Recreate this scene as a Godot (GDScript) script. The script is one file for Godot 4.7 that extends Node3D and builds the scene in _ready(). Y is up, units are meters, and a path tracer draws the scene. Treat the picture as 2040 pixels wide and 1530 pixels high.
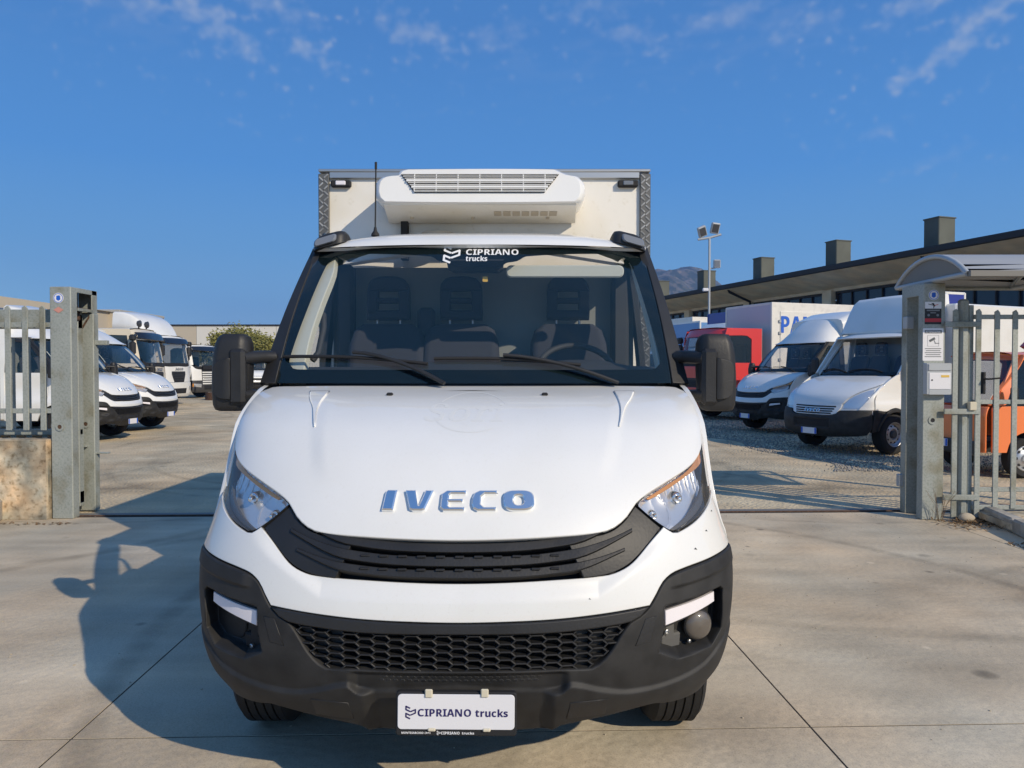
extends Node3D

# ---------- mesh builder ----------
class G:
	var v := PackedVector3Array()
	var n := PackedVector3Array()
	var t := PackedVector2Array()
	var ix := PackedInt32Array()
	var skin := 0

	func vert(p: Vector3, nn: Vector3, u := Vector2.ZERO) -> int:
		v.append(p)
		n.append(nn)
		t.append(u)
		return v.size() - 1

	func tri(a: int, b: int, c: int) -> void:
		var g := (v[b] - v[a]).cross(v[c] - v[a])
		if g.dot(n[a] + n[b] + n[c]) > 0.0:
			ix.append(a); ix.append(c); ix.append(b)
		else:
			ix.append(a); ix.append(b); ix.append(c)

	func quad(a: int, b: int, c: int, d: int) -> void:
		tri(a, b, c)
		tri(a, c, d)

	func flat(pts: Array, out: Vector3) -> void:
		var nn := Vector3.ZERO
		for i in pts.size():
			nn += (pts[i] as Vector3).cross(pts[(i + 1) % pts.size()])
		nn = nn.normalized()
		if nn.dot(out) < 0.0:
			nn = -nn
		var first := v.size()
		for p in pts:
			vert(p, nn, Vector2(p.x, p.y))
		for i in range(1, pts.size() - 1):
			tri(first, first + i, first + i + 1)

	func box(c: Vector3, s: Vector3, bev := 0.0, b := Basis()) -> G:
		var h := s * 0.5
		bev = minf(bev, minf(h.x, minf(h.y, h.z)) * 0.9)
		for ax in 3:
			var u := (ax + 1) % 3
			var w := (ax + 2) % 3
			for sg in [-1.0, 1.0]:
				var pts := []
				for q in [[-1, -1], [1, -1], [1, 1], [-1, 1]]:
					var p := Vector3.ZERO
					p[ax] = sg * h[ax]
					p[u] = q[0] * (h[u] - bev)
					p[w] = q[1] * (h[w] - bev)
					pts.append(c + b * p)
				var o := Vector3.ZERO
				o[ax] = sg
				flat(pts, b * o)
			if bev > 0.0:
				for su in [-1.0, 1.0]:
					for sw in [-1.0, 1.0]:
						var a := Vector3.ZERO
						a[u] = su * h[u]
						a[w] = sw * (h[w] - bev)
						var d := Vector3.ZERO
						d[u] = su * (h[u] - bev)
						d[w] = sw * h[w]
						var l := Vector3.ZERO
						l[ax] = h[ax] - bev
						var o := Vector3.ZERO
						o[u] = su
						o[w] = sw
						flat([c + b * (a - l), c + b * (a + l), c + b * (d + l), c + b * (d - l)], b * o)
		if bev > 0.0:
			for sx in [-1.0, 1.0]:
				for sy in [-1.0, 1.0]:
					for sz in [-1.0, 1.0]:
						var k := Vector3(sx * h.x, sy * h.y, sz * h.z)
						var e := Vector3(sx, sy, sz) * bev
						flat([c + b * (k - Vector3(0, e.y, e.z)), c + b * (k - Vector3(e.x, 0, e.z)), c + b * (k - Vector3(e.x, e.y, 0))], b * Vector3(sx, sy, sz))
		return self

	func tube(path: Array, r: float, sides := 8, caps := true, squash := 1.0) -> G:
		var rings := []
		var up := Vector3.ZERO
		for i in path.size():
			var d: Vector3 = (path[mini(i + 1, path.size() - 1)] - path[maxi(i - 1, 0)]).normalized()
			if up == Vector3.ZERO:
				up = Vector3.UP if absf(d.y) < 0.9 else Vector3.BACK
			var s := d.cross(up).normalized()
			up = s.cross(d).normalized()
			var ring := []
			for k in sides:
				var a := TAU * k / sides
				ring.append(path[i] + s * cos(a) * r + up * sin(a) * r * squash)
			rings.append(ring)
		return loft(rings, caps, caps)

	# closed rings of equal size, smooth
	func loft(rings: Array, cap0 := true, cap1 := true, shut := true) -> G:
		var m: int = rings[0].size()
		var rows := rings.size()
		var first := v.size()
		for i in rows:
			var mid := Vector3.ZERO
			for p in rings[i]:
				mid += p
			mid /= m
			for k in m:
				var k0 := (k + m - 1) % m if shut else maxi(k - 1, 0)
				var k1 := (k + 1) % m if shut else mini(k + 1, m - 1)
				var a: Vector3 = rings[i][k1] - rings[i][k0]
				var b: Vector3 = rings[mini(i + 1, rows - 1)][k] - rings[maxi(i - 1, 0)][k]
				var nn := a.cross(b)
				if nn.length() < 1e-12:
					nn = rings[i][k] - mid
				nn = nn.normalized()
				if nn.dot(rings[i][k] - mid) < 0.0:
					nn = -nn
				vert(rings[i][k], nn, Vector2(float(k) / m, float(i) / rows))
		for i in rows - 1:
			for k in (m if shut else m - 1):
				var k1 := (k + 1) % m
				quad(first + i * m + k, first + i * m + k1, first + (i + 1) * m + k1, first + (i + 1) * m + k)
		if cap0:
			flat(rings[0], rings[0][0] - rings[1][0])
		if cap1:
			flat(rings[rows - 1], rings[rows - 1][0] - rings[rows - 2][0])
		return self

	# profile of (radius, height) turned about the y axis of xf
	func lathe(profile: Array, xf: Transform3D, segs := 24) -> G:
		var prev := Vector2.ZERO
		for i in profile.size() - 1:
			var a: Vector2 = profile[i]
			var b: Vector2 = profile[i + 1]
			var d := (b - a).normalized()
			var na := Vector2(d.y, -d.x)
			var nb := na
			if i > 0:
				var pd: Vector2 = (a - profile[i - 1]).normalized()
				if pd.dot(d) > 0.75:
					na = (na + Vector2(pd.y, -pd.x)).normalized()
			if i < profile.size() - 2:
				var qd: Vector2 = (profile[i + 2] - b).normalized()
				if qd.dot(d) > 0.75:
					nb = (nb + Vector2(qd.y, -qd.x)).normalized()
			var first := v.size()
			for k in segs + 1:
				var an := TAU * k / segs
				var c := cos(an)
				var s := sin(an)
				vert(xf * Vector3(a.x * c, a.y, a.x * s), (xf.basis * Vector3(na.x * c, na.y, na.x * s)).normalized())
				vert(xf * Vector3(b.x * c, b.y, b.x * s), (xf.basis * Vector3(nb.x * c, nb.y, nb.x * s)).normalized())
			for k in segs:
				quad(first + 2 * k, first + 2 * k + 1, first + 2 * k + 3, first + 2 * k + 2)
		return self

	# a plane figure with depth: the polygon lies in xf's x and y, and the body goes back along -z
	func plate(poly: PackedVector2Array, depth: float, xf := Transform3D(), bev := 0.0) -> G:
		if Geometry2D.is_polygon_clockwise(poly):
			poly = poly.duplicate()
			poly.reverse()
		var inner := inset(poly, bev) if bev > 0.0 else poly
		var idx := Geometry2D.triangulate_polygon(inner)
		for side in [0, 1]:
			var first := v.size()
			var nn := (xf.basis * Vector3(0, 0, 1 - 2 * side)).normalized()
			for p in (inner if side == 0 else poly):
				vert(xf * Vector3(p.x, p.y, -depth * side), nn, p)
			for i in range(0, idx.size(), 3):
				tri(first + idx[i], first + idx[i + 1], first + idx[i + 2])
		var m := poly.size()
		for i in m:
			var a := poly[i]
			var b := poly[(i + 1) % m]
			var e := (b - a).normalized()
			var o := xf.basis * Vector3(e.y, -e.x, 0)
			flat([xf * Vector3(a.x, a.y, -bev), xf * Vector3(b.x, b.y, -bev), xf * Vector3(b.x, b.y, -depth), xf * Vector3(a.x, a.y, -depth)], o)
			if bev > 0.0:
				var ia := inner[i]
				var ib := inner[(i + 1) % m]
				flat([xf * Vector3(ia.x, ia.y, 0), xf * Vector3(ib.x, ib.y, 0), xf * Vector3(b.x, b.y, -bev), xf * Vector3(a.x, a.y, -bev)], o + xf.basis.z)
		return self

	static func inset(poly: PackedVector2Array, r: float) -> PackedVector2Array:
		var out := PackedVector2Array()
		var m := poly.size()
		for i in m:
			var e0 := (poly[i] - poly[(i + m - 1) % m]).normalized()
			var e1 := (poly[(i + 1) % m] - poly[i]).normalized()
			var n0 := Vector2(-e0.y, e0.x)
			var n1 := Vector2(-e1.y, e1.x)
			var b := (n0 + n1).normalized()
			out.append(poly[i] + b * r / maxf(0.5, b.dot(n0)))
		return out

	static func at(map: Callable, p: Vector2, off: float) -> Array:
		var h := 0.003
		var a: Vector3 = map.call(p + Vector2(h, 0)) - map.call(p - Vector2(h, 0))
		var b: Vector3 = map.call(p + Vector2(0, h)) - map.call(p - Vector2(0, h))
		var nn := a.cross(b).normalized()
		return [(map.call(p) as Vector3) + nn * off, nn]

	# a panel cut to a polygon and laid on a curved surface, with rounded edges and real thickness
	func sheet(poly: PackedVector2Array, map: Callable, cell := 0.02, bev := 0.004, thick := 0.012, off := 0.0) -> G:
		if Geometry2D.is_polygon_clockwise(poly):
			poly = poly.duplicate()
			poly.reverse()
		var rim := [poly]
		if bev > 0.0:
			rim = [inset(poly, bev), inset(poly, bev * 0.3), poly]
		fill(rim[0], map, cell, off)
		skin = ix.size()
		var m := poly.size()
		if bev > 0.0 or thick > 0.0:
			var rows := []
			for k in (3 if bev > 0.0 else 1):
				rows.append([rim[k], [0.0, bev * 0.3, bev][k], [0.0, 0.6, 1.0][k]])
			var drop := bev
			for k in rows.size():
				var r := PackedInt32Array()
				for i in m:
					var f := at(map, rows[k][0][i], off - rows[k][1])
					r.append(vert(f[0], ring_normal(poly, i, map, f[1], rows[k][2]), rows[k][0][i]))
				rows[k].append(r)
			for k in rows.size() - 1:
				for i in m:
					var j := (i + 1) % m
					quad(rows[k][3][i], rows[k][3][j], rows[k + 1][3][j], rows[k + 1][3][i])
			if thick > 0.0:
				var top := PackedInt32Array()
				var low := PackedInt32Array()
				for i in m:
					var f := at(map, poly[i], off - drop)
					var nn := ring_normal(poly, i, map, f[1], 1.0)
					top.append(vert(f[0], nn, poly[i]))
					low.append(vert(f[0] - (f[1] as Vector3) * thick, nn, poly[i]))
				for i in m:
					var j := (i + 1) % m
					quad(top[i], top[j], low[j], low[i])
		return self

	func ring_normal(poly: PackedVector2Array, i: int, map: Callable, nn: Vector3, k: float) -> Vector3:
		if k == 0.0:
			return nn
		var m := poly.size()
		var e := (poly[(i + 1) % m] - poly[(i + m - 1) % m]).normalized() * 0.003
		var o: Vector3 = (map.call(poly[i] + Vector2(e.y, -e.x)) - map.call(poly[i] - Vector2(e.y, -e.x))).normalized()
		return (nn * (1.0 - k) + o * k).normalized()

	func fill(poly: PackedVector2Array, map: Callable, cell: float, off: float) -> void:
		var r := Rect2(poly[0], Vector2.ZERO)
		for p in poly:
			r = r.expand(p)
		var nx := int(ceil(r.size.x / cell)) + 1
		var ny := int(ceil(r.size.y / cell)) + 1
		var org := r.position - Vector2(cell, cell) * 0.37
		nx += 1
		ny += 1
		var m := poly.size()
		var inside := PackedByteArray()
		inside.resize((nx + 1) * (ny + 1))
		for j in ny + 1:
			var y := org.y + j * cell
			var xs := []
			for i in m:
				var a := poly[i]
				var b := poly[(i + 1) % m]
				if (a.y > y) != (b.y > y):
					xs.append(a.x + (y - a.y) / (b.y - a.y) * (b.x - a.x))
			xs.sort()
			for k in range(0, xs.size() - 1, 2):
				for i in range(maxi(0, int(ceil((xs[k] - org.x) / cell))), mini(nx, int(floor((xs[k + 1] - org.x) / cell))) + 1):
					inside[j * (nx + 1) + i] = 1
		var edge := {}
		for i in m:
			var a := poly[i]
			var b := poly[(i + 1) % m]
			var k := maxi(1, int(ceil(a.distance_to(b) / cell * 5.0)))
			for s in k + 1:
				var p := (a.lerp(b, float(s) / k) - org) / cell
				edge[Vector2i(int(floor(p.x)), int(floor(p.y)))] = true
		var known := {}
		for j in ny:
			for i in nx:
				var c := [Vector2i(i, j), Vector2i(i + 1, j), Vector2i(i + 1, j + 1), Vector2i(i, j + 1)]
				var got := 0
				for q in c:
					got += inside[q.y * (nx + 1) + q.x]
				if got == 4 and not edge.has(Vector2i(i, j)):
					var id := PackedInt32Array()
					for q in c:
						if not known.has(q):
							var p := org + Vector2(q) * cell
							var f := at(map, p, off)
							known[q] = vert(f[0], f[1], p)
						id.append(known[q])
					quad(id[0], id[1], id[2], id[3])
				elif got > 0 or edge.has(Vector2i(i, j)):
					var o := org + Vector2(i, j) * cell
					for piece in Geometry2D.intersect_polygons(PackedVector2Array([o, o + Vector2(cell, 0), o + Vector2(cell, cell), o + Vector2(0, cell)]), poly):
						if Geometry2D.is_polygon_clockwise(piece):
							continue
						var idx := Geometry2D.triangulate_polygon(piece)
						var first := v.size()
						for p in piece:
							var f := at(map, p, off)
							vert(f[0], f[1], p)
						for k in range(0, idx.size(), 3):
							tri(first + idx[k], first + idx[k + 1], first + idx[k + 2])

	# only the walls that sheet() put round the panel
	func cut_skin() -> G:
		var keep := PackedInt32Array()
		for i in range(skin, ix.size()):
			keep.append(ix[i])
		ix = keep
		return self

	func mirrored() -> G:
		var o := G.new()
		for i in v.size():
			o.vert(Vector3(-v[i].x, v[i].y, v[i].z), Vector3(-n[i].x, n[i].y, n[i].z), t[i])
		for i in range(0, ix.size(), 3):
			o.ix.append(ix[i]); o.ix.append(ix[i + 2]); o.ix.append(ix[i + 1])
		return o

	func add(o: G, xf := Transform3D()) -> G:
		var first := v.size()
		for i in o.v.size():
			vert(xf * o.v[i], (xf.basis * o.n[i]).normalized(), o.t[i])
		for i in o.ix:
			ix.append(first + i)
		return self

	func mesh(m: Material) -> ArrayMesh:
		var a := []
		a.resize(Mesh.ARRAY_MAX)
		a[Mesh.ARRAY_VERTEX] = v
		a[Mesh.ARRAY_NORMAL] = n
		a[Mesh.ARRAY_TEX_UV] = t
		a[Mesh.ARRAY_INDEX] = ix
		var out := ArrayMesh.new()
		out.add_surface_from_arrays(Mesh.PRIMITIVE_TRIANGLES, a)
		out.surface_set_material(0, m)
		return out

# a smooth curve through (x, y) points, read from a table
class Tab:
	var s := PackedFloat32Array()
	var lo := 0.0
	var hi := 1.0
	func _init(pts: Array) -> void:
		lo = pts[0].x
		hi = pts[-1].x
		var k := 0
		for i in 601:
			var x := lo + (hi - lo) * i / 600.0
			while k < pts.size() - 2 and x > pts[k + 1].x:
				k += 1
			var a: Vector2 = pts[k]
			var b: Vector2 = pts[k + 1]
			var p: Vector2 = pts[maxi(k - 1, 0)]
			var q: Vector2 = pts[mini(k + 2, pts.size() - 1)]
			var h := b.x - a.x
			var u := (x - a.x) / h
			var ma := (b.y - p.y) / (b.x - p.x)
			var mb := (q.y - a.y) / (q.x - a.x)
			s.append((2 * u * u * u - 3 * u * u + 1) * a.y + (u * u * u - 2 * u * u + u) * h * ma + (3 * u * u - 2 * u * u * u) * b.y + (u * u * u - u * u) * h * mb)
	func f(x: float) -> float:
		var u := (x - lo) / (hi - lo) * 600.0
		if u <= 0.0:
			return s[0] + (s[4] - s[0]) * u / 4.0
		if u >= 600.0:
			return s[600] + (s[600] - s[596]) * (u - 600.0) / 4.0
		var i := mini(int(u), 599)
		return lerpf(s[i], s[i + 1], u - i)

# ---------- outlines ----------
func V(a: Array) -> PackedVector2Array:
	var o := PackedVector2Array()
	for i in range(0, a.size(), 2):
		o.append(Vector2(a[i], a[i + 1]))
	return o

# an outline made dense: gentle bends become curves, sharp corners stay
func dense(p: PackedVector2Array, step := 0.02) -> PackedVector2Array:
	var o := PackedVector2Array()
	var m := p.size()
	for i in m:
		var a := p[i]
		var b := p[(i + 1) % m]
		var pr := p[(i + m - 1) % m]
		var nx := p[(i + 2) % m]
		var ta := (b - pr).normalized() if (a - pr).normalized().dot((b - a).normalized()) > 0.72 else (b - a).normalized()
		var tb := (nx - a).normalized() if (nx - b).normalized().dot((b - a).normalized()) > 0.72 else (b - a).normalized()
		var l := a.distance_to(b)
		var k := maxi(1, int(round(l / step)))
		for s in k:
			var u := float(s) / k
			o.append((2 * u * u * u - 3 * u * u + 1) * a + (u * u * u - 2 * u * u + u) * l * ta + (3 * u * u - 2 * u * u * u) * b + (u * u * u - u * u) * l * tb)
	return o

# right half given from the centre line round to the centre line: both halves
func both(p: PackedVector2Array) -> PackedVector2Array:
	var o := p.duplicate()
	for i in range(p.size() - 1, -1, -1):
		if p[i].x > 0.0005:
			o.append(Vector2(-p[i].x, p[i].y))
	return o

func round_rect(w: float, h: float, r: float, k := 4) -> PackedVector2Array:
	var o := PackedVector2Array()
	for c in [[1, 1, 0], [-1, 1, 1], [-1, -1, 2], [1, -1, 3]]:
		for i in k + 1:
			var a: float = (c[2] + float(i) / k) * PI / 2
			o.append(Vector2(c[0] * (w / 2 - r) + cos(a) * r, c[1] * (h / 2 - r) + sin(a) * r))
	return o

func disc(r: float, k := 20, c := Vector2.ZERO) -> PackedVector2Array:
	var o := PackedVector2Array()
	for i in k:
		o.append(c + Vector2(cos(TAU * i / k), sin(TAU * i / k)) * r)
	return o

# ---------- nodes ----------
var taken := {}
func numbered(s: String) -> String:
	var k: int = taken.get(s, 0)
	taken[s] = k + 1
	return s if k == 0 else "%s_%03d" % [s, k]

func thing(called: String, label: String, category: String, where := Vector3.ZERO, turn := 0.0, group := "") -> Node3D:
	var o := Node3D.new()
	o.name = numbered(called)
	add_child(o)
	o.position = where
	o.rotation.y = turn
	tag(o, label, category, group)
	return o

func tag(o: Node3D, label: String, category: String, group := "") -> Node3D:
	o.set_meta("label", label)
	o.set_meta("category", category)
	if group != "":
		o.set_meta("group", group)
	return o

func part(called: String, g: G, m: Material, parent: Node = self) -> MeshInstance3D:
	return part_mesh(called, g.mesh(m), parent)

func part_mesh(called: String, mesh: Mesh, parent: Node = self) -> MeshInstance3D:
	var o := MeshInstance3D.new()
	o.name = numbered(called) if parent == self else called
	o.mesh = mesh
	if parent != self:
		var k := 0
		while parent.has_node(NodePath(String(o.name))):
			k += 1
			o.name = "%s_%03d" % [called, k]
	parent.add_child(o, true)
	return o

func holder(called: String, parent: Node) -> Node3D:
	var o := Node3D.new()
	o.name = called
	var k := 0
	while parent.has_node(NodePath(String(o.name))):
		k += 1
		o.name = "%s_%03d" % [called, k]
	parent.add_child(o, true)
	return o

func struct(called: String, g: G, m: Material) -> MeshInstance3D:
	var o := part(called, g, m)
	o.set_meta("kind", "structure")
	return o

# ---------- lettering ----------
func letters(txt: String, width: float, cap: float, depth: float, map: Callable, font := "Droid Sans", weight := 700, skew := 0.0) -> G:
	var f := SystemFont.new()
	f.font_names = PackedStringArray([font])
	f.font_weight = weight
	var m := TextMesh.new()
	m.text = txt
	m.font = f
	m.font_size = 48
	m.pixel_size = 0.01
	m.depth = 0.1
	m.curve_step = 1.0
	var a := m.surface_get_arrays(0)
	var vs: PackedVector3Array = a[Mesh.ARRAY_VERTEX]
	var ns: PackedVector3Array = a[Mesh.ARRAY_NORMAL]
	var lo := Vector3.INF
	var hi := -Vector3.INF
	for p in vs:
		lo = lo.min(p)
		hi = hi.max(p)
	var k := cap / (hi.y - lo.y)
	var kx := width / (hi.x - lo.x) if width > 0.0 else k
	var g := G.new()
	for i in vs.size():
		var p := vs[i] - (lo + hi) * 0.5
		var q := Vector3(p.x * kx + p.y * k * skew, p.y * k, p.z / 0.1 * depth + depth * 0.5)
		var f3 := G.at(map, Vector2(q.x, q.y), q.z)
		var nn: Vector3 = f3[1] if ns[i].z > 0.7 else ns[i]
		g.vert(f3[0], nn)
	var idx: PackedInt32Array = a[Mesh.ARRAY_INDEX] if a[Mesh.ARRAY_INDEX] != null else PackedInt32Array(range(vs.size()))
	for i in range(0, idx.size(), 3):
		g.tri(idx[i], idx[i + 1], idx[i + 2])
	return g

func flat_map(xf: Transform3D) -> Callable:
	return func(p: Vector2) -> Vector3: return xf * Vector3(p.x, p.y, 0)

# ---------- materials ----------
var M := {}
func lin(r: float, g: float, b: float) -> Color:
	return Color(r, g, b).linear_to_srgb()

func mat(called: String, c: Color, rough := 0.6, metal := 0.0) -> StandardMaterial3D:
	var m := StandardMaterial3D.new()
	m.resource_name = called
	m.albedo_color = c
	m.roughness = rough
	m.metallic = metal
	M[called] = m
	return m

func paint(called: String, c: Color, rough := 0.38) -> StandardMaterial3D:
	var m := mat(called, c, rough)
	m.clearcoat_enabled = true
	m.clearcoat = 0.7
	m.clearcoat_roughness = 0.06
	return m

func pane(called: String, c: Color, alpha: float, rough := 0.02) -> StandardMaterial3D:
	c.a = alpha
	var m := mat(called, c, rough)
	m.transparency = BaseMaterial3D.TRANSPARENCY_ALPHA
	return m

func noise(freq: float, octaves := 4, seed_ := 1, kind := FastNoiseLite.TYPE_SIMPLEX_SMOOTH) -> FastNoiseLite:
	var f := FastNoiseLite.new()
	f.noise_type = kind
	f.frequency = freq
	f.fractal_octaves = octaves
	f.seed = seed_
	return f

func ramp(stops: Array) -> Gradient:
	var g := Gradient.new()
	var o := PackedFloat32Array()
	var c := PackedColorArray()
	for s in stops:
		o.append(s[0])
		c.append(s[1])
	g.offsets = o
	g.colors = c
	return g

func speck(freq: float, stops: Array, size := 512, seed_ := 1, octaves := 4, kind := FastNoiseLite.TYPE_SIMPLEX_SMOOTH) -> NoiseTexture2D:
	var t := NoiseTexture2D.new()
	t.width = size
	t.height = size
	t.seamless = true
	t.noise = noise(freq, octaves, seed_, kind)
	t.color_ramp = ramp(stops)
	return t

func bumps(freq: float, strength := 4.0, size := 512, seed_ := 3, octaves := 3) -> NoiseTexture2D:
	var t := NoiseTexture2D.new()
	t.width = size
	t.height = size
	t.seamless = true
	t.as_normal_map = true
	t.bump_strength = strength
	t.noise = noise(freq, octaves, seed_)
	return t

func grey(a: float) -> Color:
	return Color(a, a, a)

# world-mapped base texture and a finer one multiplied over it
func world_tex(m: StandardMaterial3D, tex: Texture2D, metres: float, fine: Texture2D = null, fine_metres := 1.0, local := false) -> void:
	m.albedo_texture = tex
	m.uv1_triplanar = true
	m.uv1_world_triplanar = not local
	m.uv1_scale = Vector3.ONE / metres
	if fine:
		m.detail_enabled = true
		m.detail_blend_mode = BaseMaterial3D.BLEND_MODE_MUL
		m.detail_albedo = fine
		m.detail_uv_layer = BaseMaterial3D.DETAIL_UV_2
		m.uv2_triplanar = true
		m.uv2_world_triplanar = not local
		m.uv2_scale = Vector3.ONE / fine_metres

# a square picture of floor wear, made from several noises: blotches, drag streaks, grain
func floor_picture(size: int, base: Color, blotch: float, streak: float, grain: float, warm: float, seed_: int, wear := false) -> ImageTexture:
	var b1 := noise(3.0 / size, 4, seed_).get_seamless_image(size, size).get_data()
	var b2 := noise(9.0 / size, 3, seed_ + 1).get_seamless_image(size, size).get_data()
	var st := noise(26.0 / size, 3, seed_ + 2).get_seamless_image(size, size / 8)
	st.resize(size, size, Image.INTERPOLATE_CUBIC)
	st.rotate_90(CLOCKWISE)
	var b3 := st.get_data()
	var gr := noise(0.45, 2, seed_ + 3).get_seamless_image(size, size).get_data()
	var hue := noise(5.0 / size, 3, seed_ + 4).get_seamless_image(size, size).get_data()
	var out := PackedByteArray()
	out.resize(size * size * 3)
	for i in size * size:
		var d := 1.0 + ((b1[i] - 128) * blotch + (b2[i] - 128) * blotch * 0.6 + (b3[i] - 128) * streak + (gr[i] - 128) * grain) / 128.0
		var w := (hue[i] - 128) / 128.0 * warm
		out[i * 3] = clampi(int(base.r8 * d * (1.0 + w)), 0, 255)
		out[i * 3 + 1] = clampi(int(base.g8 * d), 0, 255)
		out[i * 3 + 2] = clampi(int(base.b8 * d * (1.0 - w)), 0, 255)
	if wear:
		var rng := RandomNumberGenerator.new()
		rng.seed = seed_
		# rubber dragged along by turning tyres, then drips of oil and pale scuffs
		for k in 11:
			var c := Vector2(rng.randf_range(-.6, 1.6), rng.randf_range(-.6, 1.6)) * size
			var r := rng.randf_range(.35, 1.0) * size
			var a0 := rng.randf() * TAU
			var w := rng.randf_range(7.0, 13.0)
			var dark := rng.randf_range(.010, .026)
			for s in int(r * rng.randf_range(.5, 1.1) / 3.0):
				var a := a0 + s * 3.0 / r
				stamp(out, size, c + Vector2(cos(a), sin(a)) * (r + rng.randfn() * 1.5), w, dark * (.5 + rng.randf()) * (1.0 if rng.randf() < .8 else 0.0))
		for k in 46:
			stamp(out, size, Vector2(rng.randf(), rng.randf()) * size, rng.randf_range(2.0, 9.0) if k > 6 else rng.randf_range(14.0, 34.0), rng.randf_range(.08, .30) if k > 6 else .10)
		for k in 40:
			stamp(out, size, Vector2(rng.randf(), rng.randf()) * size, rng.randf_range(1.5, 6.0), rng.randf_range(-.16, -.06))
	return ImageTexture.create_from_image(Image.create_from_data(size, size, false, Image.FORMAT_RGB8, out))

func stamp(out: PackedByteArray, size: int, at: Vector2, r: float, dark: float) -> void:
	for y in range(int(at.y - r), int(at.y + r) + 1):
		for x in range(int(at.x - r), int(at.x + r) + 1):
			var d := Vector2(x, y).distance_to(at) / r
			if d < 1.0:
				var i := (posmod(y, size) * size + posmod(x, size)) * 3
				var k := 1.0 - dark * (1.0 - d * d)
				out[i] = clampi(int(out[i] * k), 0, 255)
				out[i + 1] = clampi(int(out[i + 1] * k), 0, 255)
				out[i + 2] = clampi(int(out[i + 2] * k), 0, 255)

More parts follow.
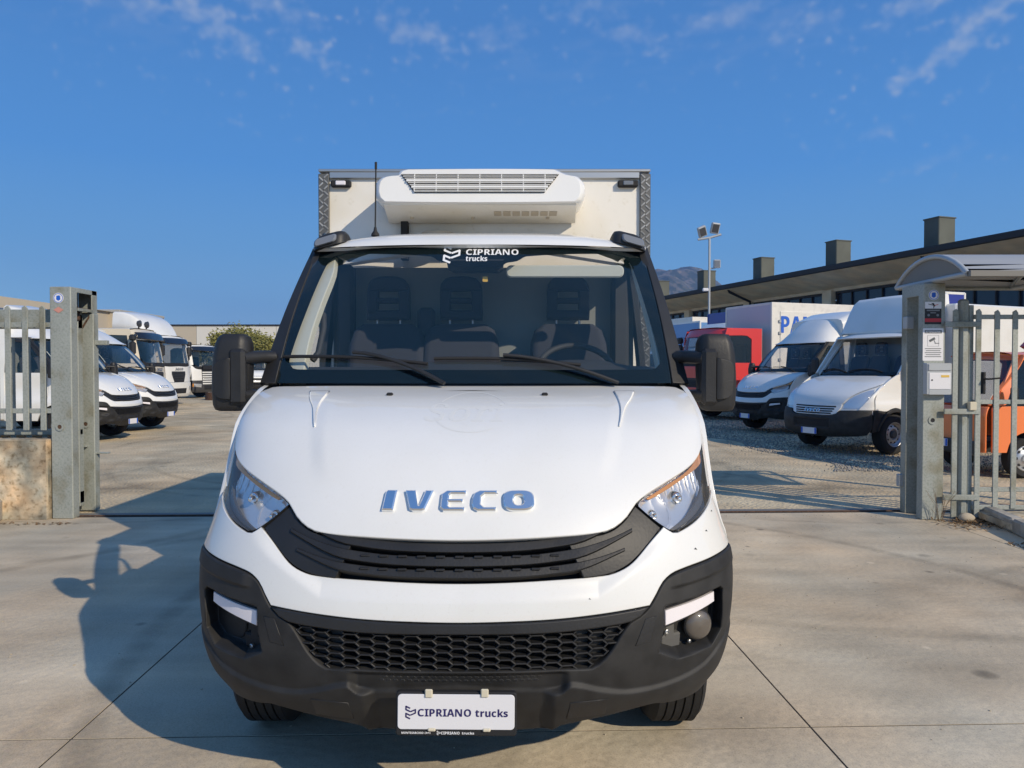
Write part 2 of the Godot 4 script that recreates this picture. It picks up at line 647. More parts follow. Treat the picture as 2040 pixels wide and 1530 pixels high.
func build_materials() -> void:
	var wp := paint("white_paint", lin(0.79, 0.785, 0.755), 0.42)
	wp.clearcoat = 0.9
	world_tex(wp, speck(0.006, [[0.0, Color(0.955, 0.95, 0.935)], [0.5, grey(0.99)], [1.0, grey(1.0)]], 512, 6), 2.3, speck(0.09, [[0.0, Color(0.96, 0.955, 0.94)], [0.3, grey(1.0)], [1.0, grey(1.0)]], 512, 7), 0.8, true)
	var worn := paint("aged_white_paint", lin(0.76, 0.73, 0.66), 0.5)
	world_tex(worn, speck(0.02, [[0.0, grey(0.93)], [0.45, grey(1.0)], [1.0, grey(1.0)]], 512, 5), 3.6, null, 1.0, true)
	paint("cream_paint", lin(0.66, 0.58, 0.44), 0.45)
	paint("red_paint", lin(0.66, 0.035, 0.035), 0.4)
	paint("orange_paint", lin(0.86, 0.21, 0.05), 0.42)
	paint("blue_paint", lin(0.03, 0.05, 0.30), 0.4)
	paint("sky_blue_paint", lin(0.12, 0.28, 0.55), 0.4)
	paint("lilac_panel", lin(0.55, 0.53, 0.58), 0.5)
	var pl := mat("black_plastic", lin(0.022, 0.022, 0.023), 0.52)
	world_tex(pl, speck(0.008, [[0.0, grey(0.72)], [0.5, grey(0.95)], [1.0, grey(1.0)]], 512, 11), 0.9, speck(0.12, [[0.0, grey(0.92)], [1.0, grey(1.0)]], 256, 12), 0.25, true)
	pl.normal_enabled = true
	pl.normal_texture = bumps(0.35, 1.6, 256, 8)
	pl.normal_scale = 0.12
	mat("dull_black", lin(0.012, 0.012, 0.013), 0.75)
	var dp := mat("dusty_plastic", lin(0.034, 0.033, 0.032), 0.66)
	world_tex(dp, speck(0.012, [[0.0, grey(0.55)], [0.45, grey(0.85)], [0.75, grey(1.0)], [1.0, grey(1.0)]], 512, 21), 0.7, speck(0.2, [[0.0, grey(0.75)], [1.0, grey(1.0)]], 256, 22), 0.2, true)
	var ty := mat("tyre_rubber", lin(0.022, 0.021, 0.02), 0.85)
	world_tex(ty, speck(0.05, [[0.0, grey(0.7)], [1.0, grey(1.0)]], 256, 31), 0.3, null, 1.0, true)
	mat("badge_chrome", lin(0.88, 0.89, 0.9), 0.27, 1.0)
	mat("chrome", lin(0.86, 0.87, 0.88), 0.14, 1.0)
	mat("reflector", lin(0.80, 0.79, 0.77), 0.3, 0.75)
	mat("rim_steel", lin(0.48, 0.48, 0.49), 0.42, 0.85)
	mat("lamp_dark", lin(0.05, 0.05, 0.052), 0.4)
	mat("amber", lin(0.74, 0.30, 0.06), 0.25, 0.45)
	mat("red_lens", lin(0.45, 0.04, 0.03), 0.35)
	mat("milk_lens", lin(0.78, 0.74, 0.76), 0.3)
	pane("lens", lin(0.85, 0.83, 0.78), 0.05, 0.03)
	pane("glass", lin(0.03, 0.09, 0.10), 0.08, 0.02)
	pane("smoked_glass", lin(0.02, 0.04, 0.06), 0.62, 0.03)
	mat("frit", lin(0.004, 0.005, 0.007), 0.9).metallic_specular = 0.0
	mat("seat_cloth", lin(0.032, 0.035, 0.048), 0.9)
	mat("dash", lin(0.032, 0.034, 0.038), 0.7)
	mat("trim_pale", lin(0.52, 0.54, 0.47), 0.7)
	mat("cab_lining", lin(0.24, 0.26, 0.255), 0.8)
	mat("logo_white", lin(0.8, 0.8, 0.8), 0.5)
	mat("navy_ink", lin(0.02, 0.012, 0.10), 0.5)
	mat("blue_ink", lin(0.01, 0.11, 0.55), 0.5)
	mat("red_ink", lin(0.50, 0.03, 0.04), 0.5)
	mat("black_ink", lin(0.012, 0.012, 0.014), 0.5)
	mat("grey_ink", lin(0.2, 0.21, 0.22), 0.5)
	mat("yellow_ink", lin(0.7, 0.45, 0.08), 0.5)
	mat("faded_paint", lin(0.69, 0.69, 0.665), 0.42)
	mat("plate_white", lin(0.74, 0.73, 0.74), 0.4)
	mat("cream_clip", lin(0.62, 0.56, 0.42), 0.5)
	var box_wall := paint("box_wall", lin(0.79, 0.755, 0.68), 0.5)
	box_wall.clearcoat = 0.2
	world_tex(box_wall, speck(0.006, [[0.0, Color(0.92, 0.90, 0.85)], [0.45, grey(0.985)], [1.0, grey(1.0)]], 512, 41), 3.2, speck(0.05, [[0.0, Color(0.94, 0.93, 0.90)], [0.3, grey(1.0)], [1.0, grey(1.0)]], 512, 42), 1.7, true)
	var checker := mat("checker_alloy", lin(0.62, 0.61, 0.58), 0.38, 0.4)
	world_tex(checker, speck(0.03, [[0.0, grey(0.55)], [1.0, grey(1.0)]], 256, 44), 0.5, null, 1.0, true)
	mat("bare_alloy_dull", lin(0.2, 0.19, 0.175), 0.7, 0.3)
	mat("trim_base", lin(0.13, 0.13, 0.125), 0.5, 0.4)
	mat("bare_alloy", lin(0.5, 0.5, 0.49), 0.42, 0.9)
	var galv := mat("galvanised", lin(0.42, 0.435, 0.41), 0.55, 0.2)
	world_tex(galv, speck(0.03, [[0.0, Color(0.80, 0.83, 0.81)], [0.4, Color(0.93, 0.94, 0.92)], [1.0, grey(1.0)]], 512, 51, 5), 0.45, speck(0.006, [[0.0, Color(0.80, 0.76, 0.68)], [0.35, grey(0.94)], [1.0, grey(1.0)]], 512, 52), 2.1)
	var rust := mat("rust", lin(0.16, 0.085, 0.05), 0.85)
	world_tex(rust, speck(0.05, [[0.0, grey(0.5)], [1.0, grey(1.0)]], 256, 53), 0.4)
	var con := mat("concrete", Color.WHITE, 0.88)
	world_tex(con, floor_picture(1024, Color(0.775, 0.718, 0.618), 0.13, 0.05, 0.05, 0.035, 101, true), 7.9, speck(0.16, [[0.0, Color(0.80, 0.78, 0.76)], [0.4, grey(0.96)], [1.0, grey(1.0)]], 1024, 61, 5), 1.5)
	con.normal_enabled = true
	con.normal_texture = bumps(0.25, 3.0, 512, 62)
	con.normal_scale = 0.08
	var yard := mat("yard_asphalt", Color.WHITE, 0.92)
	world_tex(yard, floor_picture(1024, Color(0.785, 0.715, 0.59), 0.15, 0.03, 0.14, 0.03, 131, true), 9.0, speck(0.16, [[0.0, Color(0.70, 0.68, 0.65)], [0.35, grey(0.93)], [1.0, grey(1.0)]], 1024, 63, 5), 1.9)
	yard.normal_enabled = true
	yard.normal_texture = bumps(0.35, 5.0, 512, 64)
	yard.normal_scale = 0.25
	mat("dust_grey", lin(0.10, 0.097, 0.09), 0.8)
	mat("visor_tint", lin(0.012, 0.016, 0.028), 0.2)
	mat("silver_rim", lin(0.55, 0.56, 0.57), 0.38, 0.7)
	mat("pale_red", lin(0.55, 0.25, 0.20), 0.6)
	mat("grey_dark", lin(0.09, 0.10, 0.11), 0.6)
	mat("hall_glass", lin(0.02, 0.035, 0.06), 0.08)
	mat("joint_dark", lin(0.03, 0.028, 0.026), 0.95)
	var wall := mat("old_concrete", Color.WHITE, 0.92)
	world_tex(wall, floor_picture(512, Color(0.72, 0.66, 0.56), 0.26, 0.05, 0.10, 0.09, 141), 1.9, speck(0.03, [[0.0, Color(0.66, 0.62, 0.56)], [0.42, grey(0.94)], [1.0, grey(1.0)]], 512, 65), 1.1)
	var kerb := mat("kerb_concrete", Color.WHITE, 0.9)
	world_tex(kerb, floor_picture(512, Color(0.64, 0.62, 0.58), 0.2, 0.0, 0.14, 0.03, 151), 1.3)
	var hall := mat("hall_concrete", Color.WHITE, 0.9)
	world_tex(hall, floor_picture(512, Color(0.88, 0.80, 0.68), 0.10, 0.0, 0.05, 0.04, 161), 9.0)
	mat("hall_fascia", lin(0.018, 0.015, 0.014), 0.6)
	var vent := mat("vent_green", lin(0.12, 0.13, 0.105), 0.7)
	world_tex(vent, speck(0.01, [[0.0, grey(0.8)], [1.0, grey(1.0)]], 256, 66), 4.0)
	mat("far_white", lin(0.62, 0.60, 0.55), 0.85)
	mat("far_beige", lin(0.46, 0.40, 0.31), 0.9)
	mat("far_grey", lin(0.36, 0.35, 0.32), 0.9)
	mat("far_green", lin(0.02, 0.10, 0.075), 0.8)
	mat("canopy_sheet", lin(0.33, 0.34, 0.35), 0.5)
	mat("canopy_under", lin(0.20, 0.19, 0.17), 0.7)
	mat("mail_box", lin(0.42, 0.44, 0.45), 0.45, 0.2)
	mat("leaf_dry", lin(0.17, 0.10, 0.045), 0.9)
	mat("stone", lin(0.42, 0.36, 0.27), 0.9)
	var gv := mat("gravel", lin(1, 1, 1), 0.95)
	gv.vertex_color_use_as_albedo = true
	mat("bark", lin(0.09, 0.065, 0.045), 0.9)
	var lf := mat("leaves", lin(1, 1, 1), 0.7)
	lf.vertex_color_use_as_albedo = true
	lf.backlight_enabled = true
	lf.backlight = Color(0.25, 0.28, 0.08)
	var mt := mat("mountain", Color.WHITE, 0.95)
	world_tex(mt, speck(0.02, [[0.0, Color(0.15, 0.18, 0.12)], [0.55, Color(0.22, 0.25, 0.17)], [0.66, Color(0.46, 0.42, 0.36)], [1.0, Color(0.55, 0.5, 0.44)]], 512, 71, 5), 330.0)

# ---------- sky ----------
func sky_picture() -> ImageTexture:
	var w := 2048
	var h := 1024
	var px := PackedFloat32Array()
	px.resize(w * h * 3)
	var stops := [[0.0, Vector3(0.40, 0.62, 0.84)], [0.08, Vector3(0.265, 0.54, 0.84)], [0.15, Vector3(0.175, 0.44, 0.81)], [0.25, Vector3(0.107, 0.345, 0.79)], [0.41, Vector3(0.080, 0.26, 0.65)], [0.6, Vector3(0.078, 0.238, 0.57)], [1.0, Vector3(0.07, 0.20, 0.50)]]
	var n1 := noise(1.0, 5, 7)
	var n2 := noise(0.32, 3, 19)
	var sun := sun_dir()
	# wisps: azimuth, height, half length, half width, slope, strength (radians)
	var wisps := [[-.383, .406, .075, .022, -.42, 1.0], [-.270, .390, .055, .013, -.38, 1.0], [-.458, .405, .035, .016, .2, .6], [-.31, .432, .06, .018, -.2, .6], [-.126, .418, .065, .022, -.25, .7], [-.02, .415, .055, .02, .1, .4], [.09, .445, .05, .015, .2, .45], [.16, .415, .05, .018, -.2, .5], [.275, .425, .07, .016, .2, .5], [.37, .405, .07, .014, .25, .55], [.535, .355, .085, .016, .45, 1.0], [.50, .405, .07, .016, .3, .7], [.57, .385, .05, .014, .3, .7], [.44, .275, .045, .008, .2, .3], [.52, .24, .04, .008, .25, .25], [-.55, .41, .05, .012, 0.0, .5]]
	var k := 0
	for j in h:
		var el := (0.5 - (j + 0.5) / h) * PI
		var y := sin(el)
		var c := Vector3(0.30, 0.29, 0.27)
		if y > 0.0:
			for s in stops.size() - 1:
				if y <= stops[s + 1][0]:
					c = (stops[s][1] as Vector3).lerp(stops[s + 1][1], (y - stops[s][0]) / (stops[s + 1][0] - stops[s][0]))
					break
		for i in w:
			var q := c
			if y > 0.0:
				var az := wrapf((i + 0.5) / w * TAU, -PI, PI)
				var d := Vector3(sin(az) * cos(el), y, -cos(az) * cos(el))
				var glow := maxf(0.0, d.dot(sun))
				q = q * (1.0 + 0.2 * glow) + Vector3(0.09, 0.085, 0.075) * pow(glow, 5.0)
				if y > 0.16:
					# thin broken cloud on a sheet high above
					var gx := d.x / y
					var gz := d.z / y
					var mask := n2.get_noise_2d(gx * 2.6 + 5.3, gz * 2.6 + 1.7)
					var base := n1.get_noise_2d((gx + gz * 0.5) * 5.0, (gz - gx * 0.3) * 8.0 + 11.0)
					var cl := clampf((base * 0.9 + mask * 0.9 - 0.22) * 2.0, 0.0, 1.0) * smoothstep(0.30, 0.55, y) * 0.4
					var fr := n1.get_noise_2d(az * 27.0 + el * 12.0, el * 46.0 - az * 10.0) + 0.45 * n1.get_noise_2d(az * 90.0, el * 130.0)
					for wi in wisps:
						var da: float = az - wi[0]
						var de: float = el - wi[1]
						if absf(da) < wi[2] * 2.2 and absf(de) < wi[2] * 1.6:
							var u: float = (da * cos(wi[4]) + de * sin(wi[4])) / wi[2]
							var v: float = (de * cos(wi[4]) - da * sin(wi[4])) / wi[3]
							cl += wi[5] * clampf((exp(-u * u - v * v) - 0.40 + fr * 0.95) * 1.0, 0.0, 1.0)
					q = q.lerp(Vector3(0.56, 0.62, 0.74), minf(cl, 1.0) * 0.44)
			px[k] = q.x
			px[k + 1] = q.y
			px[k + 2] = q.z
			k += 3
	return ImageTexture.create_from_image(Image.create_from_data(w, h, false, Image.FORMAT_RGBF, px.to_byte_array()))

func sun_dir() -> Vector3:
	return Vector3(0.7071 * cos(deg_to_rad(30.5)), sin(deg_to_rad(30.5)), 0.7071 * cos(deg_to_rad(30.5)))

# ---------- the bonneted cab that the main truck and several parked vans share ----------
# x to the right, y up, z towards the front; q is the distance behind the foremost point
var ZC := Tab.new([Vector2(.24, .17), Vector2(.30, .13), Vector2(.36, .09), Vector2(.45, .03), Vector2(.55, 0), Vector2(.70, 0), Vector2(.85, .03), Vector2(.95, .065), Vector2(1.05, .125), Vector2(1.15, .215), Vector2(1.25, .34), Vector2(1.33, .48), Vector2(1.40, .68), Vector2(1.455, .95)])
var WD := Tab.new([Vector2(.30, .885), Vector2(.36, .915), Vector2(.45, .955), Vector2(.62, .99), Vector2(.76, 1.003), Vector2(.85, .998), Vector2(.95, .965), Vector2(1.05, .937), Vector2(1.15, .932), Vector2(1.30, .937), Vector2(1.46, .942)])
var SW := Tab.new([Vector2(.30, .45), Vector2(.60, .5), Vector2(.85, .5), Vector2(1.0, .45), Vector2(1.2, .36), Vector2(1.35, .25), Vector2(1.46, .16)])
var SX := Tab.new([Vector2(.30, .93), Vector2(.5, .975), Vector2(.76, .998), Vector2(.87, .993), Vector2(.97, .96), Vector2(1.1, .943), Vector2(1.44, .95), Vector2(1.8, .915), Vector2(2.15, .868), Vector2(2.26, .845)])
var LEDGE := Tab.new([Vector2(0, .504), Vector2(.29, .486), Vector2(.325, .49), Vector2(.36, .512), Vector2(.46, .484), Vector2(.55, .464), Vector2(.69, .468), Vector2(.83, .499), Vector2(.91, .55), Vector2(1.02, .62)])
var ROOF_LOW := Tab.new([Vector2(1.44, 2.145), Vector2(1.49, 2.192), Vector2(1.56, 2.222), Vector2(1.75, 2.262), Vector2(1.95, 2.28), Vector2(2.14, 2.28)])
var ROOF_HIGH := Tab.new([Vector2(1.44, 2.145), Vector2(1.50, 2.21), Vector2(1.75, 2.47), Vector2(2.1, 2.74), Vector2(2.5, 2.91), Vector2(3.0, 2.97)])
var ROOF_MID := Tab.new([Vector2(1.44, 2.145), Vector2(1.50, 2.205), Vector2(1.75, 2.38), Vector2(2.1, 2.55), Vector2(2.5, 2.66), Vector2(3.0, 2.70)])
var FOG := V([.672, .735, .905, .757, .922, .74, .915, .60, .868, .553, .73, .545, .652, .585, .668, .655])

func nose(p: Vector2) -> Vector3:
	var t := minf(absf(p.x) / (WD.f(p.y) + 0.004), 0.9999)
	return Vector3(p.x, p.y, -(ZC.f(p.y) + SW.f(p.y) * (1.0 - sqrt(1.0 - pow(t, 2.4)))))

func bonnet(p: Vector2) -> Vector3:
	var b := nose(p)
	var a := absf(p.x)
	# sculpted edge that runs from the vents down to the lamps
	var e := 0.575 + (p.y - 1.3) * 0.38 + maxf(0.0, p.y - 1.36) * 0.5
	var f := smoothstep(1.10, 1.24, p.y) * smoothstep(1.45, 1.40, p.y)
	b.z += 0.012 * smoothstep(e + 0.025, e - 0.05, a) * f
	return b

func inside_by(p: Vector2, poly: PackedVector2Array) -> float:
	if not Geometry2D.is_point_in_polygon(p, poly):
		return 0.0
	var d := 9.0
	for i in poly.size():
		d = minf(d, p.distance_to(Geometry2D.get_closest_point_to_segment(p, poly[i], poly[(i + 1) % poly.size()])))
	return d

func lower_face(p: Vector2) -> Vector3:
	var b := nose(p)
	var a := absf(p.x)
	var s := smoothstep(LEDGE.f(a) + 0.010, LEDGE.f(a) - 0.012, p.y)
	b.z += 0.016 * s
	b.z -= 0.026 * smoothstep(0.315, 0.265, a) * s
	b.z -= 0.018 * smoothstep(0.36, 0.325, a) * (1.0 - s) * smoothstep(0.56, 0.54, p.y)
	if a > 0.6:
		b.z -= 0.09 * smoothstep(0.0, 0.026, inside_by(Vector2(a, p.y), FOG))
	# swage in the upper corner of the cladding
	b.z += 0.012 * smoothstep(0.0, 0.012, p.y - (0.785 + (a - 0.73) * 0.09)) * smoothstep(0.69, 0.74, a)
	return b

func screen(p: Vector2) -> Vector3:
	var r := (p.y - 1.42) / 0.73
	var t := absf(p.x) / (0.95 - 0.13 * r)
	return Vector3(p.x, p.y, -(0.86 + r * 0.628 - 0.05 * sin(PI * clampf(r, 0.0, 1.0)) + 0.13 * pow(t, 2.6)))

func flank(p: Vector2) -> Vector3:   # p is (q, y) on the right-hand side
	return Vector3(SX.f(p.y), p.y, -p.x)

func roof_at(p: Vector2, tab: Tab, side: float) -> Vector3:   # p is (x, how far back)
	var t := minf(absf(p.x) / 0.872, 1.0)
	var y := tab.f(p.y)
	var low := minf(y, side)
	return Vector3(p.x, lerpf(y, low, pow(t, 5.0)), -(p.y + 0.13 * pow(t, 2.6)))

func two(called: String, g: G, m: Material, parent: Node) -> Array:
	return [part(called, g, m, parent), part(called, g.mirrored(), m, parent)]

func daily_wheel(parent: Node3D, x: float, q: float, fine: bool, rim_mat: Material) -> void:
	var w := holder("wheel", parent)
	w.position = Vector3(x, 0.36, -q)
	var sg := signf(x)
	var xf := Transform3D(Basis(Vector3(0, 0, 1), -sg * PI / 2), Vector3.ZERO)   # y of the lathe points outwards
	var pr := [Vector2(.215, -.10), Vector2(.30, -.115), Vector2(.335, -.105), Vector2(.352, -.085)]
	if fine:
		for k in 5:
			var a := -.078 + k * .034
			pr.append_array([Vector2(.3595, a), Vector2(.3600, a + .026), Vector2(.349, a + .0262), Vector2(.349, a + .0338)])
	pr.append_array([Vector2(.352, .090), Vector2(.335, .107), Vector2(.30, .115), Vector2(.215, .10)])
	part("tyre", G.new().lathe(pr, xf, 64 if fine else 28), M.tyre_rubber, w)
	var g := G.new().lathe([Vector2(.222, .095), Vector2(.218, .105), Vector2(.205, .10), Vector2(.195, .06), Vector2(.175, .045), Vector2(.115, .075), Vector2(.10, .072), Vector2(.085, .05), Vector2(.0, .05)], xf, 28)
	part("rim", g, rim_mat, w)
	g = G.new()
	for k in 10:
		var a := TAU * k / 10
		g.plate(disc(.017, 8, Vector2(cos(a), sin(a)) * .148), .008, Transform3D(Basis(Vector3(0, 1, 0), sg * PI / 2), Vector3(sg * .0645, 0, 0)))
	part("rim_hole", g, M.dull_black, w)
	g = G.new().lathe([Vector2(.075, .05), Vector2(.07, .085), Vector2(.055, .10), Vector2(.0, .102)], xf, 18)
	part("hub_cap", g, M.lamp_dark, w)

func badge(parent: Node3D, m: Material) -> void:
	var hgt := 0.077
	var shapes := {
		"I": [[0, 0, 1, 0, 1, 1, 0.14, 1, 0, .86], -.258, .038],
		"V": [[.36, 0, .70, 0, .79, .06, 1.0, 1, .71, 1, .56, .25, .52, .25, .34, 1, 0, 1, 0, .93, .24, .07], -.190, .094],
		"E": [[.14, 0, 1, 0, 1, .18, .40, .18, .33, .25, .33, .41, .90, .41, .90, .58, .33, .58, .33, .75, .40, .82, 1, .82, 1, 1, .2, 1, 0, .82, 0, .14], -.067, .080],
		"C": [[.26, 0, 1, 0, 1, .18, .52, .18, .37, .34, .37, .66, .52, .82, 1, .82, 1, 1, .30, 1, .09, .88, 0, .62, 0, .32, .08, .11], .036, .081],
	}
	for c in shapes:
		var d: Array = shapes[c]
		var pts := V(d[0])
		for i in pts.size():
			pts[i] = Vector2((pts[i].x - .5) * d[2] + (pts[i].y - .5) * .004, (pts[i].y - .5) * hgt)
		var f := G.at(nose, Vector2(d[1] + d[2] / 2, 1.076), 0.014)
		part("badge_letter", G.new().plate(pts, 0.016, along(f[0], f[1]), 0.0045), m, parent)
	var g := G.new()
	var f := G.at(nose, Vector2(.192, 1.076), 0.014)
	var xf := along(f[0], f[1])
	var rows := []
	for s in [[.052, .0385, -.016], [.052, .0385, -.0045], [.0475, .034, 0.0], [.0215, .0225, 0.0], [.017, .018, -.0045], [.017, .018, -.016]]:
		var ring := []
		for k in 32:
			var a := TAU * k / 32
			var ex := 0.62 if s[0] > .03 else 0.8
			ring.append(xf * Vector3(signf(cos(a)) * pow(absf(cos(a)), ex) * s[0], signf(sin(a)) * pow(absf(sin(a)), ex) * s[1], s[2]))
		rows.append(ring)
	for r in rows.size() - 1:
		for k in 32:
			var k1 := (k + 1) % 32
			var out: Vector3 = xf.basis.z
			var rad: Vector3 = (rows[r][k] - xf.origin).normalized()
			out = out * [0.02, 1, 1, 1, 0.02][r] + rad * [1, 1, 0, -1, -1][r]
			g.flat([rows[r][k], rows[r][k1], rows[r + 1][k1], rows[r + 1][k]], out)
	part("badge_letter", g, m, parent)

func along(p: Vector3, nn: Vector3) -> Transform3D:
	var x := Vector3.UP.cross(nn).normalized()
	return Transform3D(Basis(x, nn.cross(x).normalized(), nn), p)

func headlight(root: Node3D, cell: float, fine: bool) -> void:
	var lamp := dense(V([.931, 1.262, .9375, 1.22, .9365, 1.17, .9355, 1.10, .930, 1.065, .90, 1.035, .825, .992, .742, .964, .722, .966, .70, .978, .651, 1.013, .599, 1.058, .645, 1.087, .727, 1.121, .832, 1.162, .886, 1.195, .915, 1.232]), .025)
	var amber := dense(V([.930, 1.235, .9345, 1.20, .934, 1.165, .905, 1.158, .84, 1.140, .74, 1.104, .66, 1.076, .645, 1.079, .727, 1.113, .832, 1.152, .884, 1.182, .912, 1.215]), .025)
	for s in 2:
		var h := holder("headlight", root)
		var put := func(called: String, g: G, m: Material): part(called, g if s == 0 else g.mirrored(), m, h)
		put.call("housing", G.new().sheet(lamp, nose, cell, 0.0, 0.0, -0.085), M.lamp_dark)
		# dark walls down to the housing
		put.call("bezel", G.new().sheet(lamp, nose, cell * 3.0, 0.0, 0.085, -0.006).cut_skin(), M.dull_black)
		var dish := func(p: Vector2) -> Vector3:
			var b := nose(p)
			var d := (p - Vector2(.80, 1.075)) / Vector2(.115, .085)
			var e := (p - Vector2(.685, 1.035)) / Vector2(.055, .05)
			b.z -= 0.030 * maxf(0.0, 1.0 - d.length_squared()) + 0.022 * maxf(0.0, 1.0 - e.length_squared())
			b.z += 0.0035 * sin((p.x + p.y * .2) * 190.0) * smoothstep(1.06, 1.09, p.y)
			b.z += (p.y - 1.06) * -.25 - .01
			return b
		put.call("reflector", G.new().sheet(dense(V([.902, 1.150, .912, 1.10, .885, 1.05, .80, .998, .735, .978, .705, .985, .655, 1.020, .612, 1.056, .66, 1.082, .74, 1.112, .83, 1.142, .875, 1.160]), .03), dish, (.006 if fine else .03), 0.0, 0.01, -0.040), M.reflector)
		if fine:
			var bulbs := G.new()
			for b in [[.80, 1.078, .024], [.685, 1.037, .018]]:
				var f := G.at(nose, Vector2(b[0], b[1]), -0.062)
				var xf := along(f[0], (Vector3(0.25, 0.02, 1)).normalized())
				var turn := Transform3D(xf.basis * Basis(Vector3(1, 0, 0), PI / 2), xf.origin)
				bulbs.lathe([Vector2(b[2], -.03), Vector2(b[2], .004), Vector2(b[2] * .8, .010), Vector2(b[2] * .55, .006), Vector2(b[2] * .5, .028), Vector2(b[2] * .3, .034), Vector2(0, .035)], turn, 20)
			put.call("bulb_holder", bulbs, M.chrome)
			put.call("inner_shield", G.new().sheet(dense(V([.918, 1.09, .90, 1.04, .815, .992, .742, .968, .725, .972, .80, 1.005, .87, 1.05]), .02), nose, .012, .002, .008, -.026), M.lamp_dark)
		put.call("indicator", G.new().sheet(amber, nose, cell, .002, .006, -0.022), M.amber)
		put.call("lens", G.new().sheet(lamp, nose, cell, .003, 0.0, 0.0), M.lens)

func daily_front(root: Node3D, o: Dictionary) -> void:
	var cell: float = o.get("cell", 0.014)
	var fine: bool = o.get("fine", false)
	var body: Material = M[o.get("paint", "white_paint")]
	var black: Material = M.black_plastic
	# bonnet
	var bp := dense_half([0, 1.452, .457, 1.451, .796, 1.447, .90, 1.442, .932, 1.425, .933, 1.345, .928, 1.274, .917, 1.234, .884, 1.193, .83, 1.160, .725, 1.119, .642, 1.085, .598, 1.060, .560, 1.021, .514, .991, .461, .977, .301, .969, .137, .964, 0, .962], .025)
	part("bonnet", G.new().sheet(bp, bonnet, cell, .005, .03), body, root)
	two("bonnet_vent", G.new().sheet(dense(V([.600, 1.424, .692, 1.424, .655, 1.392, .618, 1.362, .576, 1.300, .570, 1.302, .597, 1.366]), .015), bonnet, cell * .8, .004, .010, .007), body, root)
	badge(root, M.badge_chrome)
	headlight(root, cell, fine)
	# dark well behind the grilles
	part("grille_backing", G.new().sheet(dense_half([0, 1.0, .45, 1.01, .6, 1.06, .72, .98, .66, .93, .58, .86, .47, .83, 0, .815], .06), nose, .05, 0.0, .0, -0.075), M.dull_black, root)
	# three slats that run out over the wings
	for k in 3:
		var top: float = [.952, .912, .872][k]
		var hgt: float = [.026, .028, .024][k]
		var run: float = [.565, .575, .545][k]
		var rise := func(x: float) -> float: return .050 * pow(absf(x) / .5, 3.2) * (1.0 - k * .10) + .006 * absf(x)
		var pts := []
		for i in 19:
			var x: float = run * i / 18.0
			pts.append_array([x, top + rise.call(x)])
		for i in range(18, -1, -1):
			var x: float = run * i / 18.0
			pts.append_array([x, top + rise.call(x) - hgt * (1.0 - .62 * smoothstep(.36, run, x))])
		var slat := func(p: Vector2) -> Vector3:
			var b := nose(p)
			b.z += 0.30 * (top + rise.call(p.x) - p.y) - lerpf(0.016, .006, smoothstep(.30, .42, absf(p.x)))
			return b
		part("grille_slat", G.new().sheet(both(V(pts)), slat, cell * .8, .003, .035, 0.0), black, root)
	if fine:
		var teeth := G.new()
		for k in 2:
			for i in range(-5, 6):
				var y: float = [.916, .876][k]
				var f := G.at(nose, Vector2(i * .062, y + .006 * absf(i * .062)), -0.012)
				teeth.box(f[0], Vector3(.030, .007, .012), .002)
		part("grille_tooth", teeth, black, root)
	two("grille_wing", G.new().sheet(dense(V([.350, .968, .461, .973, .514, .987, .560, 1.017, .597, 1.055, .65, 1.010, .685, .981, .644, .945, .571, .884, .523, .861, .472, .849, .405, .844]), .02), nose, cell * .8, .003, .03, -.012), black, root)
	# painted band of the bumper, running up to the lamps
	var band := dense_half([0, .830, .138, .832, .299, .837, .472, .844, .523, .856, .571, .880, .644, .942, .690, .980, .722, .960, .742, .958, .826, .986, .902, 1.030, .934, 1.058, .948, .99, .965, .93, .988, .872, .876, .860, .719, .838, .674, .813, .647, .776, .623, .743, .461, .731, .298, .722, .138, .718, 0, .716], .02)
	var band_map := func(p: Vector2) -> Vector3:
		var b := nose(p)
		var a := absf(p.x)
		var y := .83 + .012 * a + maxf(0.0, a - .45) * .55
		b.z -= 0.016 * smoothstep(y - .06, y, p.y) * smoothstep(.74, .60, a)
		return b
	part("bumper_band", G.new().sheet(band, band_map, cell * .55, .004, .02), body, root)
	# lower bumper
	var low := dense_half([0, .562, .362, .561, .428, .560, .452, .572, .487, .606, .529, .667, .556, .697, .588, .712, .625, .741, .649, .774, .676, .811, .721, .836, .877, .858, .96, .868, .993, .866, 1.0, .78, .988, .62, .968, .50, .960, .43, .945, .375, .90, .345, .80, .347, .70, .365, .648, .380, .473, .357, .33, .332, .305, .312, 0, .302], .02)
	part("bumper", G.new().sheet(low, lower_face, (.0055 if fine else cell), .008, .06), M.dusty_plastic, root)
	part("bumper_lip", G.new().sheet(dense_half([0, .714, .298, .720, .461, .729, .620, .741, .588, .712, .556, .699, .46, .690, .297, .681, 0, .680], .03), nose, cell, .006, .05, .006), black, root)
	# honeycomb grille
	part("lower_backing", G.new().sheet(dense_half([0, .72, .6, .73, .57, .66, .45, .54, 0, .54], .08), nose, .06, 0.0, 0.0, -0.09), M.dull_black, root)
	var hole := dense_half([0, .684, .297, .684, .46, .693, .556, .70, .530, .667, .488, .606, .45, .572, .40, .558, 0, .560], .03)
	var comb := G.new()
	var wx := 0.050
	var wy := 0.0262
